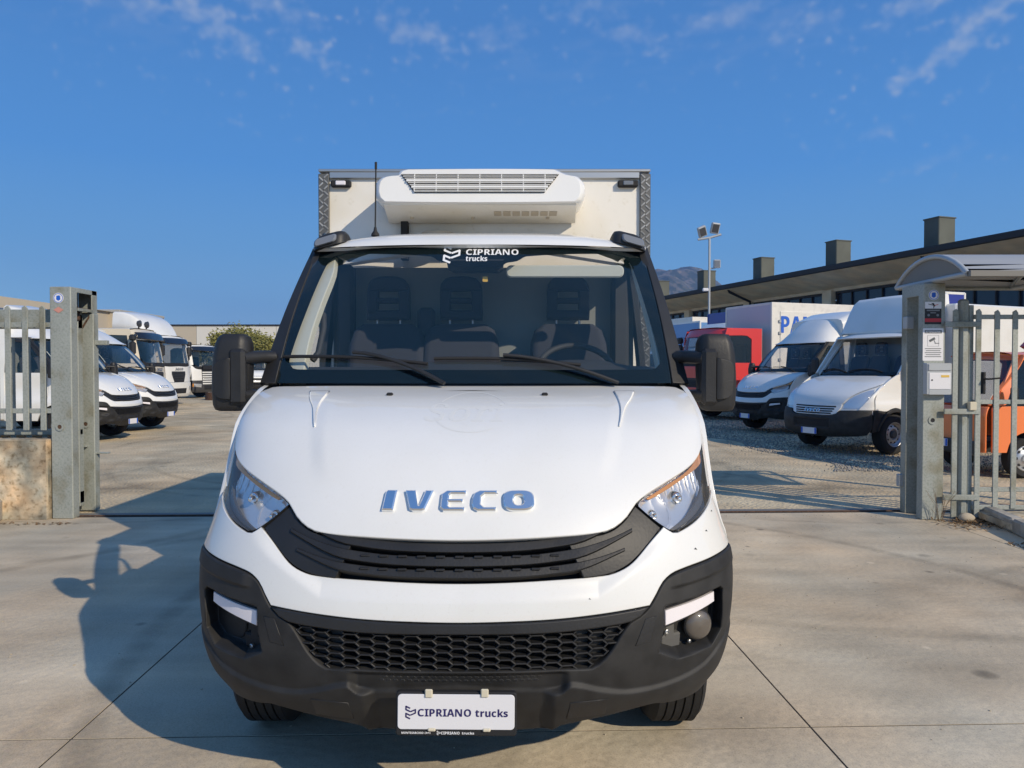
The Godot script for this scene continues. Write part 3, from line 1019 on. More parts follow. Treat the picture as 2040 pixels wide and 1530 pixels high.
	for j in range(-4, 5):
		for i in range(-12, 13):
			var c := Vector2(i * wx, .622 + (j + (.5 if i % 2 else 0.0)) * wy)
			var ring := V([-.33, 0, -.17, .44, .17, .44, .33, 0, .17, -.44, -.17, -.44])
			for k in 6:
				var a := c + Vector2(ring[k].x * wx * 1.85, ring[k].y * wy * 1.12)
				var b := c + Vector2(ring[(k + 1) % 6].x * wx * 1.85, ring[(k + 1) % 6].y * wy * 1.12)
				if k >= 3 and not (j == -4):
					continue
				if Geometry2D.is_point_in_polygon((a + b) / 2, hole):
					var pa: Vector3 = G.at(nose, a, -.022)[0]
					var pb: Vector3 = G.at(nose, b, -.022)[0]
					var d := (pb - pa)
					var z := Vector3(0, 0, 1)
					var x := d.normalized()
					z = (z - x * z.dot(x)).normalized()
					comb.box((pa + pb) / 2, Vector3(d.length() + .003, .0052, .034), .0015 if fine else 0.0, Basis(x, z.cross(x), z))
			# blanked cells at both ends
			if absi(i) >= 8 and Geometry2D.is_point_in_polygon(c, hole):
				var f := G.at(nose, c, -.03)
				comb.plate(V([-.3 * wx * 1.85, 0, -.15 * wx * 1.85, .44 * wy, .15 * wx * 1.85, .44 * wy, .3 * wx * 1.85, 0, .15 * wx * 1.85, -.44 * wy, -.15 * wx * 1.85, -.44 * wy]), .004, along(f[0], f[1]))
	part("honeycomb_grille", comb, black, root)
	# pieces of the corner recess
	if o.get("drl", true):
		two("marker_strip", G.new().sheet(dense(V([.690, .716, .896, .738, .897, .702, .689, .664]), .03), nose, cell, .003, .02, -0.018), M.milk_lens, root)
		two("marker_frame", G.new().sheet(dense(V([.678, .726, .906, .748, .908, .692, .89, .690, .676, .648]), .03), nose, cell * 2.0, .003, .05, -0.03), M.dull_black, root)
	# covers
	two("tow_cover", G.new().sheet(dense(V([.357, .447, .484, .449, .478, .377, .349, .372]), .05), lower_face, .02, .002, 0.0, .0022), black, root)
	two("bumper_cover", G.new().sheet(dense(V([.606, .703, .646, .708, .622, .627, .570, .620]), .05), lower_face, .02, .002, 0.0, .0022), black, root)
	# sides
	two("wing_panel", G.new().sheet(dense(V([.485, .868, .485, 1.0, .525, 1.1, .59, 1.2, .665, 1.3, .86, 1.4, 1.02, 1.447, 1.2, 1.447, 1.2, .741, 1.11, .78, .98, .80, .85, .78, .75, .735, .655, .655]), .05), flank, .06, .004, .02), body, root)
	two("bumper_side", G.new().sheet(dense(V([.46, .44, .545, .45, .56, .50, .60, .58, .648, .655, .48, .862, .46, .7]), .05), flank, .06, .004, .03), M.dusty_plastic, root)
	two("door", G.new().sheet(dense(V([1.208, .742, 1.29, .67, 1.37, .57, 1.41, .46, 2.1, .46, 2.1, 1.442, 1.208, 1.442]), .08), flank, .08, .004, .03), body, root)
	two("door_frame", G.new().sheet(dense(V([1.035, 1.45, 1.16, 1.475, 1.66, 2.07, 1.97, 2.07, 1.97, 1.45, 2.1, 1.45, 2.1, 2.17, 1.62, 2.17]), .06), flank, .05, .003, .03), M[o.get("frame_paint", "white_paint")], root)
	two("side_window", G.new().sheet(dense(V([1.10, 1.45, 1.66, 2.075, 1.975, 2.075, 1.975, 1.45]), .2), flank, .2, 0.0, 0.0, -.012), M.glass, root)
	two("pillar_cover", G.new().sheet(dense(V([.888, 1.455, .966, 1.452, .93, 1.82, .895, 2.17, .862, 2.155, .878, 1.8]), .05), screen, .03, .004, .03, .004), black, root)
	# windscreen
	part("windscreen", G.new().sheet(dense_half([0, 1.457, .884, 1.457, .876, 1.8, .860, 2.153, 0, 2.146], .06), screen, .04, 0.0, 0.0, 0.0), M.glass, root)
	var lay := dense(V([0, 1.457, .884, 1.457, .876, 1.8, .860, 2.153, 0, 2.146, 0, 2.03, .115, 2.025, .14, 2.05, .195, 2.062, .24, 2.09, .68, 2.118, .735, 2.108, .772, 2.08, .788, 2.03, .818, 1.8, .845, 1.58, .842, 1.545, .82, 1.525, .78, 1.52, 0, 1.518]), .02)
	two("windscreen_border", G.new().sheet(lay, screen, .03, 0.0, 0.0, -.004), M.frit, root)
	var cowl := func(p: Vector2) -> Vector3: return Vector3(p.x, 1.43 - .02 * absf(p.x), -p.y - .12 * pow(absf(p.x) / .94, 2.6))
	part("cowl", G.new().sheet(V([-.93, .80, .93, .80, .93, 1.0, -.93, 1.0]), cowl, .05, 0.0, 0.0), M.dull_black, root)
	# roof
	var tab: Tab = o.get("roof", ROOF_LOW)
	var back: float = o.get("roof_back", 2.0)
	var rmap := func(p: Vector2) -> Vector3: return roof_at(p, tab, 2.165)
	part("roof", G.new().sheet(V([-.871, 1.445, 0, 1.445, .871, 1.445, .871, back, 0, back, -.871, back]), rmap, .03, 0.0, .02), body, root)
	# wipers
	if o.get("wipers", true):
		for w in [[-.868, 1.568, -.20, 1.535, -.53, 1.575, -.12, 1.445], [-.173, 1.558, .47, 1.530, .13, 1.562, .63, 1.447]]:
			var h := holder("wiper", root)
			var blade := []
			for i in 9:
				blade.append(G.at(screen, Vector2(lerpf(w[0], w[2], i / 8.0), lerpf(w[1], w[3], i / 8.0) + .012 * sin(PI * i / 8.0)), .014)[0])
			part("blade", G.new().tube(blade, .011, 6, true, .8), M.dull_black, h)
			var arm := []
			for i in 9:
				var u := i / 8.0
				arm.append(G.at(screen, Vector2(lerpf(w[4], w[6], u), lerpf(w[5], w[7], pow(u, 1.7))), .034 - .01 * u)[0])
			part("arm", G.new().tube(arm, .013, 6, true, .7), black, h)
	# mirrors
	for s in 2:
		var h := holder("door_mirror", root)
		var g := G.new()
		var rings := []
		for r in [[1.332, .050, .030, .0], [1.338, .068, .046, .0], [1.36, .078, .056, .0], [1.42, .084, .062, .0], [1.50, .085, .064, .0], [1.58, .084, .062, -.002], [1.635, .078, .056, -.004], [1.664, .066, .044, -.006], [1.676, .048, .028, -.006]]:
			var ring := []
			for p in round_rect(r[1] * 2.0, r[2] * 2.0, minf(r[1], r[2]) * .72, 5):
				ring.append(Vector3(1.088 + p.x + r[3] + (r[0] - 1.5) * -.03, r[0], -1.0 + p.y + absf(p.x) * -.25))
			rings.append(ring)
		g.loft(rings)
		part("mirror_shell", g if s == 0 else g.mirrored(), black, h)
		g = G.new()
		g.tube([Vector3(.93, 1.575, -1.10), Vector3(.97, 1.575, -1.06), Vector3(1.03, 1.568, -.965)], .033, 8, true, .9)
		g.tube([Vector3(.93, 1.395, -1.10), Vector3(.97, 1.395, -1.06), Vector3(1.03, 1.402, -.965)], .033, 8, true, .9)
		g.box(Vector3(1.045, 1.485, -.965), Vector3(.075, .25, .06), .016)
		part("mirror_arm", g if s == 0 else g.mirrored(), black, h)
		var face := func(p: Vector2) -> Vector3: return Vector3(p.x, p.y, -.9345 - .25 * absf(p.x - 1.088))
		g = G.new().sheet(dense(V([1.07, 1.385, 1.12, 1.39, 1.145, 1.41, 1.15, 1.53, 1.13, 1.555, 1.07, 1.57]), .02), face, .02, .004, .012, .004)
		part("mirror_cover", g if s == 0 else g.mirrored(), black, h)
		g = G.new().sheet(round_rect_at(1.093, 1.52, .13, .20, .02), func(p: Vector2) -> Vector3: return Vector3(p.x, p.y, -1.066 - .25 * absf(p.x - 1.088)), .05, 0.0, .004)
		part("mirror_glass", g if s == 0 else g.mirrored(), M.chrome, h)
	# floor and under-body
	var u := G.new()
	u.box(Vector3(0, .62, -1.2), Vector3(1.5, .34, 1.7), .02)
	u.box(Vector3(0, .9, -.62), Vector3(1.2, .5, .5), .05)
	for x in [-.42, .42]:
		u.box(Vector3(x, .58, -2.2), Vector3(.08, .2, 3.6), .01)
	u.box(Vector3(0, .36, -.98), Vector3(1.5, .1, .12), .02)
	part("underbody", u, M.dull_black, root)
	for sx in [-1.0, 1.0]:
		daily_wheel(root, .84 * sx, .93, fine, M[o.get("rims", "rim_steel")])
	# inside of the cab
	var inside := func(p: Vector2) -> Vector3: return screen(p) + Vector3(-.015 * signf(p.x), 0, -.03)
	part("pillar_trim", G.new().sheet(dense(V([.90, 1.47, .885, 1.8, .86, 2.14, .775, 2.12, .755, 2.02, .772, 1.85, .79, 1.65, .785, 1.47]), .05), inside, .04, .006, .03, 0.0).mirrored(), M.trim_pale, root)
	part("pillar_trim", G.new().sheet(dense(V([.90, 1.47, .885, 1.8, .86, 2.14, .82, 2.13, .82, 2.0, .838, 1.8, .853, 1.6, .858, 1.47]), .05), inside, .04, .006, .03, 0.0), M.trim_pale, root)
	var dash := []
	for i in 13:
		var x := -.9 + 1.8 * i / 12.0
		var ring := []
		var bump := .03 * smoothstep(.35, .15, absf(x + .05)) + .035 * smoothstep(.30, .12, absf(x - .5))
		for p in [[.98, 1.20], [.99, 1.46], [1.05, 1.492], [1.18, 1.515 + bump * .6], [1.30, 1.53 + bump], [1.38, 1.51 + bump], [1.42, 1.42], [1.40, 1.1], [1.2, 1.0]]:
			ring.append(Vector3(x, p[1], -p[0] - .12 * pow(absf(x) / .95, 2.6)))
		dash.append(ring)
	part("dashboard", G.new().loft(dash), M.dash, root)
	var lining := G.new()
	lining.box(Vector3(0, 1.42, -2.10), Vector3(1.78, 1.4, .03))
	lining.box(Vector3(0, .72, -1.6), Vector3(1.8, .05, 1.0))
	part("cab_back_wall", lining, M.cab_lining, root)
	part("headlining", G.new().sheet(V([-.80, 1.50, 0, 1.50, .80, 1.50, .80, 2.0, 0, 2.0, -.80, 2.0]), func(p: Vector2) -> Vector3: return roof_at(p, ROOF_LOW, 2.165) - Vector3(0, .05, 0), .1, 0.0, 0.0), M.cab_lining, root)
	for x in [-.535, -.12, .49]:
		daily_seat(root, x)
	var wheel := holder("steering_wheel", root)
	wheel.position = Vector3(.50, 1.515, -1.52)
	wheel.rotation.x = deg_to_rad(-48)
	var ring := []
	for i in 33:
		ring.append(Vector3(cos(TAU * i / 32) * .195, sin(TAU * i / 32) * .195, 0))
	part("wheel_rim", G.new().tube(ring, .016, 8, false), M.dash, wheel)
	part("wheel_spokes", G.new().box(Vector3(0, -.01, -.02), Vector3(.37, .05, .02), .008).box(Vector3(0, -.09, -.02), Vector3(.05, .17, .02), .008).box(Vector3(0, -.01, -.01), Vector3(.13, .11, .05), .02), M.dash, wheel)

func round_rect_at(x: float, y: float, w: float, h: float, r: float) -> PackedVector2Array:
	var o := round_rect(w, h, r)
	for i in o.size():
		o[i] += Vector2(x, y)
	return o

# right half from centre top round to centre bottom, made dense, then mirrored to a full outline
func dense_half(a: Array, step: float) -> PackedVector2Array:
	var p := V(a)
	var full := both(p)
	return dense(full, step)

func daily_seat(root: Node3D, x: float) -> void:
	var h := holder("seat", root)
	h.position = Vector3(x, 0, 0)
	var rings := []
	for r in [[1.05, .21, .07], [1.3, .22, .075], [1.5, .225, .07], [1.66, .215, .06], [1.74, .19, .05], [1.775, .14, .035]]:
		var ring := []
		for p in round_rect(r[1] * 2.0, r[2] * 2.0, r[2] * .8, 3):
			ring.append(Vector3(p.x, r[0], -1.80 - (r[0] - 1.05) * .16 + p.y))
		rings.append(ring)
	part("backrest", G.new().loft(rings), M.seat_cloth, h)
	part("cushion", G.new().box(Vector3(0, 1.0, -1.58), Vector3(.44, .16, .5), .05), M.seat_cloth, h)
	# head restraint with two slots
	var g := G.new()
	var z := -1.93
	for s in [-1.0, 1.0]:
		g.tube([Vector3(s * .065, 1.72, z), Vector3(s * .065, 1.86, z)], .007, 6)
	part("stalk", g, M.rim_steel, h)
	var xf := Transform3D(Basis(), Vector3(0, 0, z + .035))
	g = G.new()
	g.plate(dense(V([-.115, 2.0, -.12, 1.965, .12, 1.965, .115, 2.0, .085, 2.035, .05, 2.045, -.05, 2.045, -.085, 2.035]), .03), .07, xf, .012)
	for s in [-1.0, 1.0]:
		g.plate(V([s * .12, 1.83, s * .12, 1.968, s * .058, 1.968, s * .062, 1.83]), .07, xf, .008)
	g.plate(V([-.065, 1.895, .065, 1.895, .065, 1.925, -.065, 1.925]), .065, xf, .008)
	g.plate(V([-.12, 1.80, .12, 1.80, .122, 1.855, -.122, 1.855]), .07, xf, .012)
	part("head_restraint", g, M.seat_cloth, h)

# the dealer's mark: two stacked hooks and a turned one, as flat bars
func emblem(g: G, map: Callable, c: Vector2, s: float, depth: float) -> void:
	var bars := [
		[-.48, .62, -.10, .44, .13], [-.48, .62, -.48, .30, .13], [-.48, .30, -.10, .12, .13],
		[-.48, -.08, -.10, -.26, .13], [-.48, -.08, -.48, -.42, .13], [-.48, -.42, -.10, -.60, .13],
		[.0, .10, .46, .30, .13], [.46, .30, .46, -.04, .13], [.46, -.04, .0, -.24, .13]]
	for b in bars:
		var p := Vector2(b[0], b[1]) * s + c
		var q := Vector2(b[2], b[3]) * s + c
		var d := (q - p).normalized()
		var w: float = b[4] * s * .5
		var o := Vector2(-d.y, d.x) * w
		p -= d * w * .6
		q += d * w * .6
		var poly := PackedVector2Array([p - o, q - o, q + o, p + o])
		g.sheet(poly, map, s, 0.0, depth, depth)

func main_truck() -> void:
	var root := thing("box_truck", "large white refrigerated box truck in the gateway, front towards us, dark windscreen", "truck", Vector3(-.17, 0, -2.33))
	daily_front(root, {"fine": true, "cell": .014, "roof_back": 2.13, "frame_paint": "black_plastic"})
	# windscreen sticker
	var g := G.new()
	emblem(g, func(p: Vector2) -> Vector3: return screen(p), Vector2(-.133, 2.098), .080, .0008)
	part("dealer_emblem", g, M.logo_white, root)
	var wmap := func(c: Vector2) -> Callable: return func(p: Vector2) -> Vector3: return screen(p + c)
	part("lettering", letters("CIPRIANO", .265, .034, .0008, wmap.call(Vector2(.070, 2.112)), "Droid Sans", 600), M.logo_white, root)
	part("lettering", letters("trucks", .108, .031, .0008, wmap.call(Vector2(-.008, 2.073)), "Droid Sans", 600), M.logo_white, root)
	# camera housing and mirror foot behind the glass, paper tag, sun visor
	g = G.new()
	g.plate(V([-.16, 2.07, .13, 2.07, .125, 2.02, .10, 2.005, -.12, 2.005, -.15, 2.02]), .05, Transform3D(Basis(), Vector3(0, 0, -1.40)), .006)
	part("camera_housing", g, M.dull_black, root)
	part("paper_tag", G.new().plate(round_rect_at(.035, 1.972, .026, .026, .004), .002, Transform3D(Basis(), Vector3(0, 0, -1.42))), M.yellow_ink, root)
	part("sun_visor", G.new().plate(round_rect_at(.44, 2.005, .60, .062, .025), .02, Transform3D(Basis(), Vector3(0, .012, -1.46)), .006), M.trim_pale, root)
	part("grab_handle", G.new().tube([Vector3(-.80, 1.56, -1.28), Vector3(-.775, 1.60, -1.30), Vector3(-.765, 1.72, -1.36), Vector3(-.775, 1.79, -1.40), Vector3(-.81, 1.82, -1.42)], .016, 8), M.dash, root)
	part("middle_belt_block", G.new().box(Vector3(-.32, 1.76, -1.93), Vector3(.10, .22, .06), .02), M.seat_cloth, root)
	two("pillar_lining", G.new().box(Vector3(.80, 1.75, -2.03), Vector3(.10, .75, .10), .02), M.dash, root)
	# washer nozzles on the bonnet
	for x in [-.333, .305]:
		var f := G.at(bonnet, Vector2(x, 1.412), .004)
		part("washer_nozzle", G.new().box(f[0], Vector3(.026, .014, .022), .005), M.dull_black, root)
	# ghost of an old sticker
	var bm := func(p: Vector2) -> Vector3: return bonnet(p + Vector2(-.005, 1.355))
	g = letters("Sori", .30, .062, .0004, bm, "Droid Serif", 400, .35)
	for s in [[-.5, .9, 1], [PI + .3, TAU - .9, 1]]:
		for i in 20:
			var a0: float = lerpf(s[0] + .9, s[1] + PI * .55, i / 20.0) if s[0] < 0.0 else lerpf(s[0], s[1], i / 20.0)
			var a1: float = a0 + .11
			var e := func(a: float, k: float) -> Vector2: return Vector2(cos(a) * .145 * k + .02, sin(a) * .068 * k)
			g.sheet(PackedVector2Array([e.call(a0, 1.0), e.call(a1, 1.0), e.call(a1, .965), e.call(a0, .965)]), bm, .2, 0.0, 0.0, .0005)
	part("faded_lettering", g, M.faded_paint, root)
	# paint chips on the bumper band
	g = G.new()
	for c in [[.86, .945, .006], [.805, .897, .007], [.42, .78, .004], [.90, 1.0, .005], [.12, 1.10, .003], [-.35, 1.20, .0035]]:
		g.sheet(V([c[0] - c[2], c[1], c[0], c[1] + c[2] * .7, c[0] + c[2], c[1] - c[2] * .5, c[0], c[1] - c[2] * .2]), nose, .1, 0.0, 0.0, .0008)
	part("paint_chip", g, M.lamp_dark, root)
	# perforated strip under the honeycomb
	g = G.new()
	for j in 3:
		for i in range(-11, 12):
			var f := G.at(lower_face, Vector2(i * .0225 + (.011 if j % 2 else 0.0), .548 - j * .012), .001)
			g.plate(V([-.0085, 0, -.005, .0045, .005, .0045, .0085, 0, .005, -.0045, -.005, -.0045]), .004, along(f[0], f[1]), .001)
	part("perforated_strip", g, M.black_plastic, root)
	# fog lamp on one side, an empty socket on the other
	var fl := holder("fog_lamp", root)
	var ff := G.at(nose, Vector2(.835, .632), -.035)
	var fx := along(ff[0], Vector3(.30, .0, 1).normalized())
	var ft := Transform3D(fx.basis * Basis(Vector3(1, 0, 0), PI / 2), fx.origin)
	part("lamp_body", G.new().lathe([Vector2(0, -.07), Vector2(.046, -.06), Vector2(.052, -.01), Vector2(.054, .004), Vector2(.050, .008)], ft, 28), M.dull_black, fl)
	part("lamp_bowl", G.new().lathe([Vector2(.048, .002), Vector2(.035, -.02), Vector2(.0, -.035)], ft, 24), M.reflector, fl)
	part("lamp_lens", G.new().lathe([Vector2(.051, .006), Vector2(.044, .016), Vector2(.028, .022), Vector2(0, .025)], ft, 28), M.fog_glass, fl)
	g = G.new()
	for s in [[.735, .625, .045, .07, .03], [.74, .585, .09, .05, .03], [.70, .60, .03, .03, .02]]:
		var f := G.at(nose, Vector2(s[0], s[1]), -.07)
		g.box(f[0], Vector3(s[2], s[3], s[4]), .006, along(f[0], f[1]).basis)
	part("lamp_bracket", g, M.dust_grey, root)
	part("lamp_bracket", g.mirrored(), M.dull_black, root)
	g = G.new()
	for s in [[.712, .632, .009], [.685, .606, .006], [.808, .575, .007], [-.735, .575, .008], [-.695, .625, .006], [-.897, .69, .006]]:
		var f := G.at(nose, Vector2(s[0], s[1]), -.045)
		var xf := along(f[0], f[1])
		g.lathe([Vector2(s[2], 0), Vector2(s[2], .006), Vector2(s[2] * .7, .008), Vector2(s[2] * .6, .003), Vector2(0, .003)], Transform3D(xf.basis * Basis(Vector3(1, 0, 0), PI / 2), xf.origin), 10)
	part("lamp_screw", g, M.bare_alloy, root)
	var eg := G.at(nose, Vector2(-.845, .632), -.088)
	part("empty_lamp_socket", G.new().lathe([Vector2(.062, .012), Vector2(.058, .016), Vector2(.052, .004), Vector2(.05, -.03), Vector2(0, -.03)], Transform3D(along(eg[0], eg[1]).basis * Basis(Vector3(1, 0, 0), PI / 2), eg[0]), 24), M.dull_black, root)
	# dealer plate with its clips and the printed strip of the holder
	var np := holder("dealer_plate", root)
	np.position = Vector3(-.003, .458, .052)
	np.rotation = Vector3(-.03, 0, -.008)
	part("plate_board", G.new().plate(round_rect(.362, .108, .012), .003, Transform3D(), .001), M.plate_white, np)
	part("plate_holder", G.new().plate(round_rect_at(0, -.008, .375, .135, .01), .02, Transform3D(Basis(), Vector3(0, 0, -.004)), .003), M.dull_black, np)
	g = G.new()
	for c in [[-.085, .058], [.088, .060], [-.075, -.054], [.095, -.054]]:
		g.box(Vector3(c[0], c[1], .002), Vector3(.024, .026 if c[1] > 0 else .010, .008), .003)
	part("plate_clip", g, M.cream_clip, np)
	var fm := func(x: float, y: float, z: float) -> Callable: return flat_map(Transform3D(Basis(), Vector3(x, y, z)))
	g = letters("CIPRIANO", .165, .023, .0006, fm.call(-.036, -.002, .0006))
	g.add(letters("trucks", .101, .024, .0006, fm.call(.110, -.002, .0006), "Droid Sans", 700))
	emblem(g, fm.call(-.140, -.002, .0006), Vector2.ZERO, .031, .0006)
	part("lettering", g, M.navy_ink, np)
	g = letters("CIPRIANO", .058, .008, .0006, fm.call(-.018, -.066, -.0035))
	g.add(letters("trucks", .038, .0075, .0006, fm.call(.037, -.066, -.0035)))
	g.add(letters("MONTESARCHIO", .068, .006, .0006, fm.call(-.135, -.066, -.0035)))
	g.add(letters("(BN)", .018, .006, .0006, fm.call(-.088, -.066, -.0035)))
	emblem(g, fm.call(-.054, -.066, -.0035), Vector2.ZERO, .010, .0006)
	part("lettering", g, M.logo_white, np)
	# roof lamps and aerial
	for s in 2:
		var h := holder("roof_lamp", root)
		var rmap := func(p: Vector2) -> Vector3: return roof_at(p, ROOF_LOW, 2.165)
		var f: Vector3 = rmap.call(Vector2(.785, 1.505))
		g = G.new()
		var rings := []
		for r in [[0.0, 1.0, 1.0], [.038, .96, .95], [.062, .84, .8], [.072, .6, .6]]:
			var ring := []
			for p in round_rect(.165 * r[1], .20 * r[2], .05 * r[1], 4):
				ring.append(Vector3(f.x + p.x + (-.01 if p.x < 0 else 0.0), f.y - .022 + r[0] - p.x * .30, f.z - p.y - .02))
			rings.append(ring)
		g.loft(rings)
		part("lamp_body", g if s == 0 else g.mirrored(), M.black_plastic, h)
		g = G.new()
		rings = []
		for r in [[0.0, 1.0], [.010, .97], [.016, .85]]:
			var ring := []
			for p in round_rect(.118 * r[1], .046 * r[1], .018, 4):
				ring.append(Vector3(f.x + .012 + p.x, f.y + .006 + p.y - p.x * .30, f.z + .070 + r[0] - p.y * .55))
			rings.append(ring)
		g.loft(rings)
		part("lamp_lens", g if s == 0 else g.mirrored(), M.milk_grey, h)
	g = G.new().lathe([Vector2(.024, 0), Vector2(.022, .012), Vector2(.010, .03), Vector2(.007, .05)], Transform3D(Basis(), Vector3(-.60, 2.268, -1.87)), 14)
	g.tube([Vector3(-.60, 2.30, -1.87), Vector3(-.597, 2.66, -1.88)], .0042, 6)
	g.tube([Vector3(-.597, 2.645, -1.88), Vector3(-.597, 2.685, -1.881)], .007, 6)
	part("aerial", g, M.dull_black, root)
	# --- insulated body ---
	var bx := .0
	var z0 := -2.30
	var body := holder("insulated_body", root)
	g = G.new()
	g.box(Vector3(bx, 1.78, z0 - .03), Vector3(1.93, 1.84, .06), .004)
	part("front_wall", g, M.box_wall, body)
	g = G.new()
	for s in [-1.0, 1.0]:
		g.box(Vector3(bx + s * .99, 1.78, z0 - 1.5), Vector3(.05, 1.84, 2.9), .004)
	g.box(Vector3(bx, .87, z0 - 1.5), Vector3(2.0, .06, 2.98), .004)
	g.box(Vector3(bx, 2.69, z0 - 1.5), Vector3(2.0, .05, 2.98), .004)
	part("side_and_roof_panels", g, M.box_wall, body)
	part("rear_doors", G.new().box(Vector3(bx, 1.78, z0 - 2.98), Vector3(1.98, 1.82, .05), .004), M.box_wall, body)
	# chequered corner trims, each a little plate of rows
	for s in [-1.0, 1.0]:
		g = G.new()
		g.box(Vector3(bx + s * .993, 1.79, z0 + .012), Vector3(.066, 1.87, .02), .004)
		g.box(Vector3(bx + s * 1.02, 1.79, z0 - .05), Vector3(.012, 1.87, .12), .003)
		part("corner_trim", g, M.trim_base, body)
		g = G.new()
		for j in 52:
			for i in 2:
				var y := 2.71 - j * .035 - (.0175 if i else 0.0)
				g.box(Vector3(bx + s * (.978 + i * .030), y, z0 + .0235), Vector3(.034, .009, .005), .0015, Basis(Vector3(0, 0, 1), s * (.75 if (i + j) % 2 else -.75)))
		part("corner_tread", g, M.checker_alloy, body)
	g = G.new().box(Vector3(bx, 2.716, z0 + .012), Vector3(1.915, .040, .022), .004)
	g.box(Vector3(bx, 2.745, z0 - .04), Vector3(2.05, .018, .13), .004)
	part("top_rail", g, M.bare_alloy, body)
	for s in [-1.0, 1.0]:
		var h := part("position_lamp", G.new().box(Vector3(bx + s * .885, 2.662, z0 + .018), Vector3(.125, .042, .035), .008), M.dull_black, body)
		h.name = h.name
		part("position_lamp_glass", G.new().box(Vector3(bx + s * .885, 2.664, z0 + .036), Vector3(.062, .026, .012), .004), M.milk_grey if s > 0 else M.milk_lens, body)
	# --- cooling unit ---
	var cu := holder("cooling_unit", root)
	cu.position = Vector3(-.015, 2.38, z0 + .002)
	var face := V([-.575, .055, -.585, .10, -.578, .19, -.545, .232, -.462, .245, -.450, .285, -.42, .298, .43, .298, .465, .27, .50, .25, .55, .235, .578, .19, .585, .10, .572, .05, .55, .02, -.55, .02])
	for i in face.size():
		face[i] = Vector2(face[i].x * 1.05, .298 - (.298 - face[i].y) * .72)
	face = dense(face, .03)
	var rings := []
	for r in [[0.0, 1.0], [.28, 1.0], [.33, .993], [.358, .975], [.372, .94]]:
		var ring := []
		for p in face:
			var q := p * 1.0
			q.x *= lerpf(1.0, r[1], 1.0)
			q.y = lerpf(.20, q.y, r[1])
			# the front leans back above and is cut away below
			var lean: float = (q.y - .02) * -.22 * smoothstep(.1, .375, r[0])
			ring.append(Vector3(q.x, q.y + (.0 if q.y > .14 else r[0] * -.01), r[0] + lean))
		rings.append(ring)
	part("unit_shell", G.new().loft(rings, true, true), M.white_paint, cu)
	var slope := func(p: Vector2) -> Vector3: return Vector3(p.x, p.y, .375 - (p.y - .02) * .22 + .003)
	g = G.new()
	g.sheet(V([-.455, .262, .455, .262, .37, .152, -.375, .152]), slope, .2, 0.0, .004, -.001)
	part("grille_opening", g, M.dull_black, cu)
	for k in 9:
		var y := .259 - k * .0128
		if k in [0, 8]:
			pass
		var w := lerpf(.452, .372, k / 8.0)
		var f := G.at(slope, Vector2(0, y), .006)
		var tall := .0045 if not k in [3, 6] else .013
		part("vent_slat", G.new().box(f[0], Vector3(w * 2.0, tall, .010), .0015, along(f[0], f[1]).basis), M.white_paint, cu)
	g = G.new()
	for i in range(-3, 4):
		var f := G.at(slope, Vector2(i * .125, .207), .003)
		g.box(f[0], Vector3(.006, .108, .010), .001, along(f[0], f[1]).basis)
	part("vent_rib", g, M.white_paint, cu)
	g = G.new()
	var rows := []
	g.flat([Vector3(-.555, .085, .32), Vector3(.555, .085, .32), Vector3(.575, .040, .02), Vector3(-.575, .040, .02)], Vector3(0, -1, 0))
	g.flat([Vector3(-.555, .12, .33), Vector3(.555, .12, .33), Vector3(.555, .085, .32), Vector3(-.555, .085, .32)], Vector3(0, 0, 1))
	for s in [-1.0, 1.0]:
		g.flat([Vector3(s * .555, .12, .33), Vector3(s * .555, .085, .32), Vector3(s * .575, .040, .02), Vector3(s * .575, .12, .02)], Vector3(s, 0, 0))
	part("drip_tray", g, M.box_wall, cu)
	g = G.new()
	for i in 7:
		g.box(Vector3(.10 + i * .055, .0635, .19), Vector3(.044, .004, .07), .001, Basis(Vector3(1, 0, 0), -.149))
	for x in [-.42, -.05, .40]:
		g.box(Vector3(x, .052, .12), Vector3(.02, .012, .02), .002)
	part("tray_vent", g, M.far_beige, cu)
	part("unit_leg", G.new().box(Vector3(-.475, -.06, .03), Vector3(.045, .26, .05), .004), M.dull_black, cu)
	part("hose_cover", G.new().lathe([Vector2(0, .05), Vector2(.10, .045), Vector2(.13, .0)], Transform3D(Basis(), Vector3(-.27, -.075, .06)), 20), M.far_beige, cu)
	# chassis and rear axle
	g = G.new()
	for x in [-.42, .42]:
		g.box(Vector3(x, .72, -3.8), Vector3(.09, .22, 3.6), .01)
	g.box(Vector3(0, .82, -3.8), Vector3(1.6, .06, 2.8), .01)
	part("chassis", g, M.dull_black, root)
	for x in [-.90, -.66, .66, .90]:
		daily_wheel(root, x, 4.15, false, M.rim_steel)

